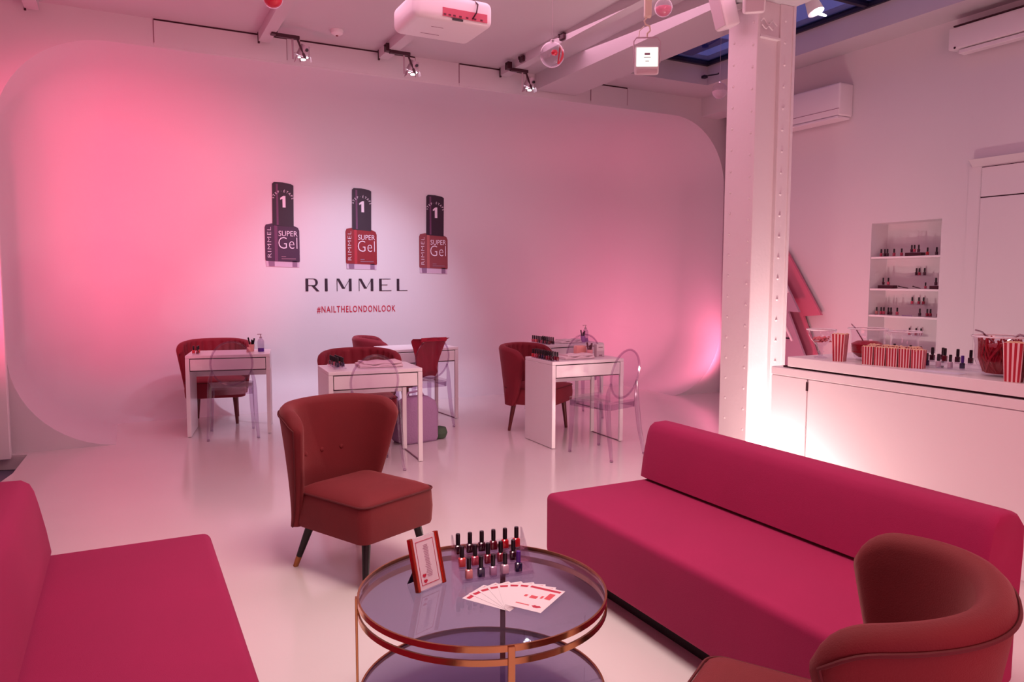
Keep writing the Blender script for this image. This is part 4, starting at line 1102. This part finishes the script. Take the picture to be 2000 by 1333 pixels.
pump_bottle((1.150, 7.45, DZ), 'clear pump bottle with purple base on the leftmost desk')
cup((1.072, 7.50, DZ), 'peach cup of black tools on the leftmost desk', BLACK)
tag(obj('small_jar', mb(lathe([(.018, 0), (.02, .03), (.016, .045), (.001, .046)], 12)), PEACH, None, 35, (1.035, 7.44, DZ)), 'small peach jar beside the tool cup on the leftmost desk', 'jar')
for i, (x, y, c) in enumerate(((.555, 7.48, 'scarlet'), (.585, 7.44, 'wine'), (.60, 7.50, 'coral'))):
    polish((x, y, DZ), c, '%s nail polish at the left end of the leftmost desk' % ['bright red', 'dark wine', 'coral'][i], 'polish bottles on the leftmost desk')
# desk 2
ty = thing('bottle_tray', 'clear slanted tray of dark polish bottles on the desk with the towel', 'tray', (1.475, 5.86, DZ), math.radians(-4))
obj('tray', mb(bxx(-.05, .05, -.15, .15, 0, .012, .002)), ACRYL, ty, 0)
for i in range(6):
    for j in range(2):
        polish((1.455 + .04 * j, 5.745 + .046 * i, DZ + .0125), ['navy', 'plum', 'rose', 'plum', 'wine', 'plum'][i], '%s bottle from the front, %s row of the tray on the towel desk' % (ORD[i], ['left', 'right'][j]), 'polish bottles in the tray on the towel desk')
def towel(loc, rz, sx, sy_, label):
    t = thing('folded_towel', label, 'towel', loc, rz)
    def fn(q):
        rs = []
        for k in range(13):
            u = -sx / 2 + sx * k / 12; dz = .006 * math.sin(k * 1.1 + q)
            rs.append([(u, b * (1 - .02 * math.sin(k + q)), max(.001, c + dz * (c > .01))) for b, c in ((-sy_ / 2, .002), (sy_ / 2, .002), (sy_ / 2 + .004, .012), (sy_ / 2 - .003, .022), (-sy_ / 2 + .003, .022), (-sy_ / 2 - .004, .012))])
        return rings(rs)
    obj('towel_layer', mb(fn(0)), TOWEL, t, 60)
    obj('towel_layer', mb(tf(fn(1.4), T(.01, .008, .022) @ R(.06) @ Matrix.Diagonal((.9, .9, .7, 1)))), TOWEL, t, 60)
    return t
towel((1.80, 5.80, DZ), math.radians(-6), .34, .24, 'folded white towel on the desk behind the russet chair')
towel((3.53, 5.60, DZ), math.radians(0), .30, .17, 'folded white towel on the right front desk')
# desk 3
for i in range(11):
    polish((3.275, 5.475 + .038 * i, DZ), ['wine', 'berry', 'plum', 'rose', 'lilac', 'plum', 'berry', 'rose', 'coral', 'scarlet', 'rose'][i], '%s bottle from the front of the row on the right front desk' % ORD[i], 'polish bottles on the right front desk', s=1.05)
for i in range(9):
    polish((3.235, 5.495 + .042 * i, DZ), ['plum', 'wine', 'berry', 'plum', 'navy', 'plum', 'berry', 'rose', 'scarlet'][i], '%s bottle from the front of the left row, right front desk' % ORD[i], 'polish bottles on the right front desk', s=1.05)
sb_ = thing('white_box', 'white carton standing at the right end of the right front desk', 'box', (3.80, 5.62, DZ), math.radians(-8))
obj('carton', mb(bxx(-.038, .038, -.03, .03, 0, .115, .002)), PAPER, sb_, 0)
obj('printed_mark', mb(bxx(-.02, .02, -.0315, -.030, .085, .092)), GREYPRINT, sb_, 0); obj('printed_mark', mb(bxx(-.016, .016, -.0315, -.030, .012, .022)), GREYPRINT, sb_, 0)
pb = thing('wipes_box', 'peach square tub with a purple print on the right front desk', 'tub', (3.66, 5.72, DZ), math.radians(-5))
obj('tub', mb(bxx(-.05, .05, -.04, .04, 0, .10, .012, 2)), PEACH, pb, 40)
obj('printed_mark', mb(bxx(-.012, .002, -.0415, -.040, .018, .036)), PURPLE, pb, 0); obj('printed_mark', mb(bxx(.012, .03, -.0415, -.040, .018, .036)), PURPLE, pb, 0)
cup((3.70, 5.62, DZ), 'pink cup of dark brushes on the right front desk', M('plum_tool', (80, 16, 44), .5), M('rose_cup', (226, 160, 170), .4))
# desk 5
for i in range(10):
    polish((4.025, 6.905 + .040 * i, DZ), ['wine', 'plum', 'berry', 'plum', 'rose', 'plum', 'berry', 'coral', 'rose', 'rose'][i], '%s bottle from the front of the row on the far right desk' % ORD[i], 'polish bottles on the far right desk', s=1.05)
for i in range(6):
    polish((4.075, 6.905 + .044 * i, DZ), ['plum', 'wine', 'plum', 'berry', 'plum', 'rose'][i], '%s bottle from the front of the right row, far right desk' % ORD[i], 'polish bottles on the far right desk', s=1.05)
towel((4.33, 7.02, DZ), 0, .26, .16, 'folded white towel on the far right desk')
pump_bottle((4.60, 7.08, DZ), 'clear pump bottle with lavender liquid on the far right desk', LAVP, 1.1)
cup((4.53, 7.02, DZ), 'lavender cup of dark tools on the far right desk', M('dark_tool', (60, 20, 50), .5), LAVP)
# bag on the floor under the far chairs
bgx = thing('floor_bag', 'soft mauve bag standing on the floor behind the towel desk', 'bag', (2.28, 6.28, 0), .2)
def bagr(s_, z, k): return [(a * s_ + .012 * math.sin(k + a * 20), b * s_ + .012 * math.sin(k * 2 + b * 25), z) for a, b in rrect(.40, .24, .07, 5)]
obj('bag_body', mb(rings([bagr(.92, .0, 0), bagr(1.02, .03, 1), bagr(1.03, .14, 2), bagr(.95, .27, 3), bagr(.8, .36, 4), bagr(.55, .40, 5)])), BAG, bgx, 70)
obj('bag_handle', mb(tube([(-.10, 0, .38), (-.07, 0, .44), (.06, 0, .45), (.10, 0, .38)], .010, 6)), BAG, bgx)
tag(obj('side_pocket', mb(tf(lathe([(.001, .0), (.06, .01), (.075, .05), (.06, .10), (.001, .115)], 14, cap=False), T(.23, -.04, 0))), M('green_pouch', (70, 90, 70), .9), bgx), 'dark green pouch')
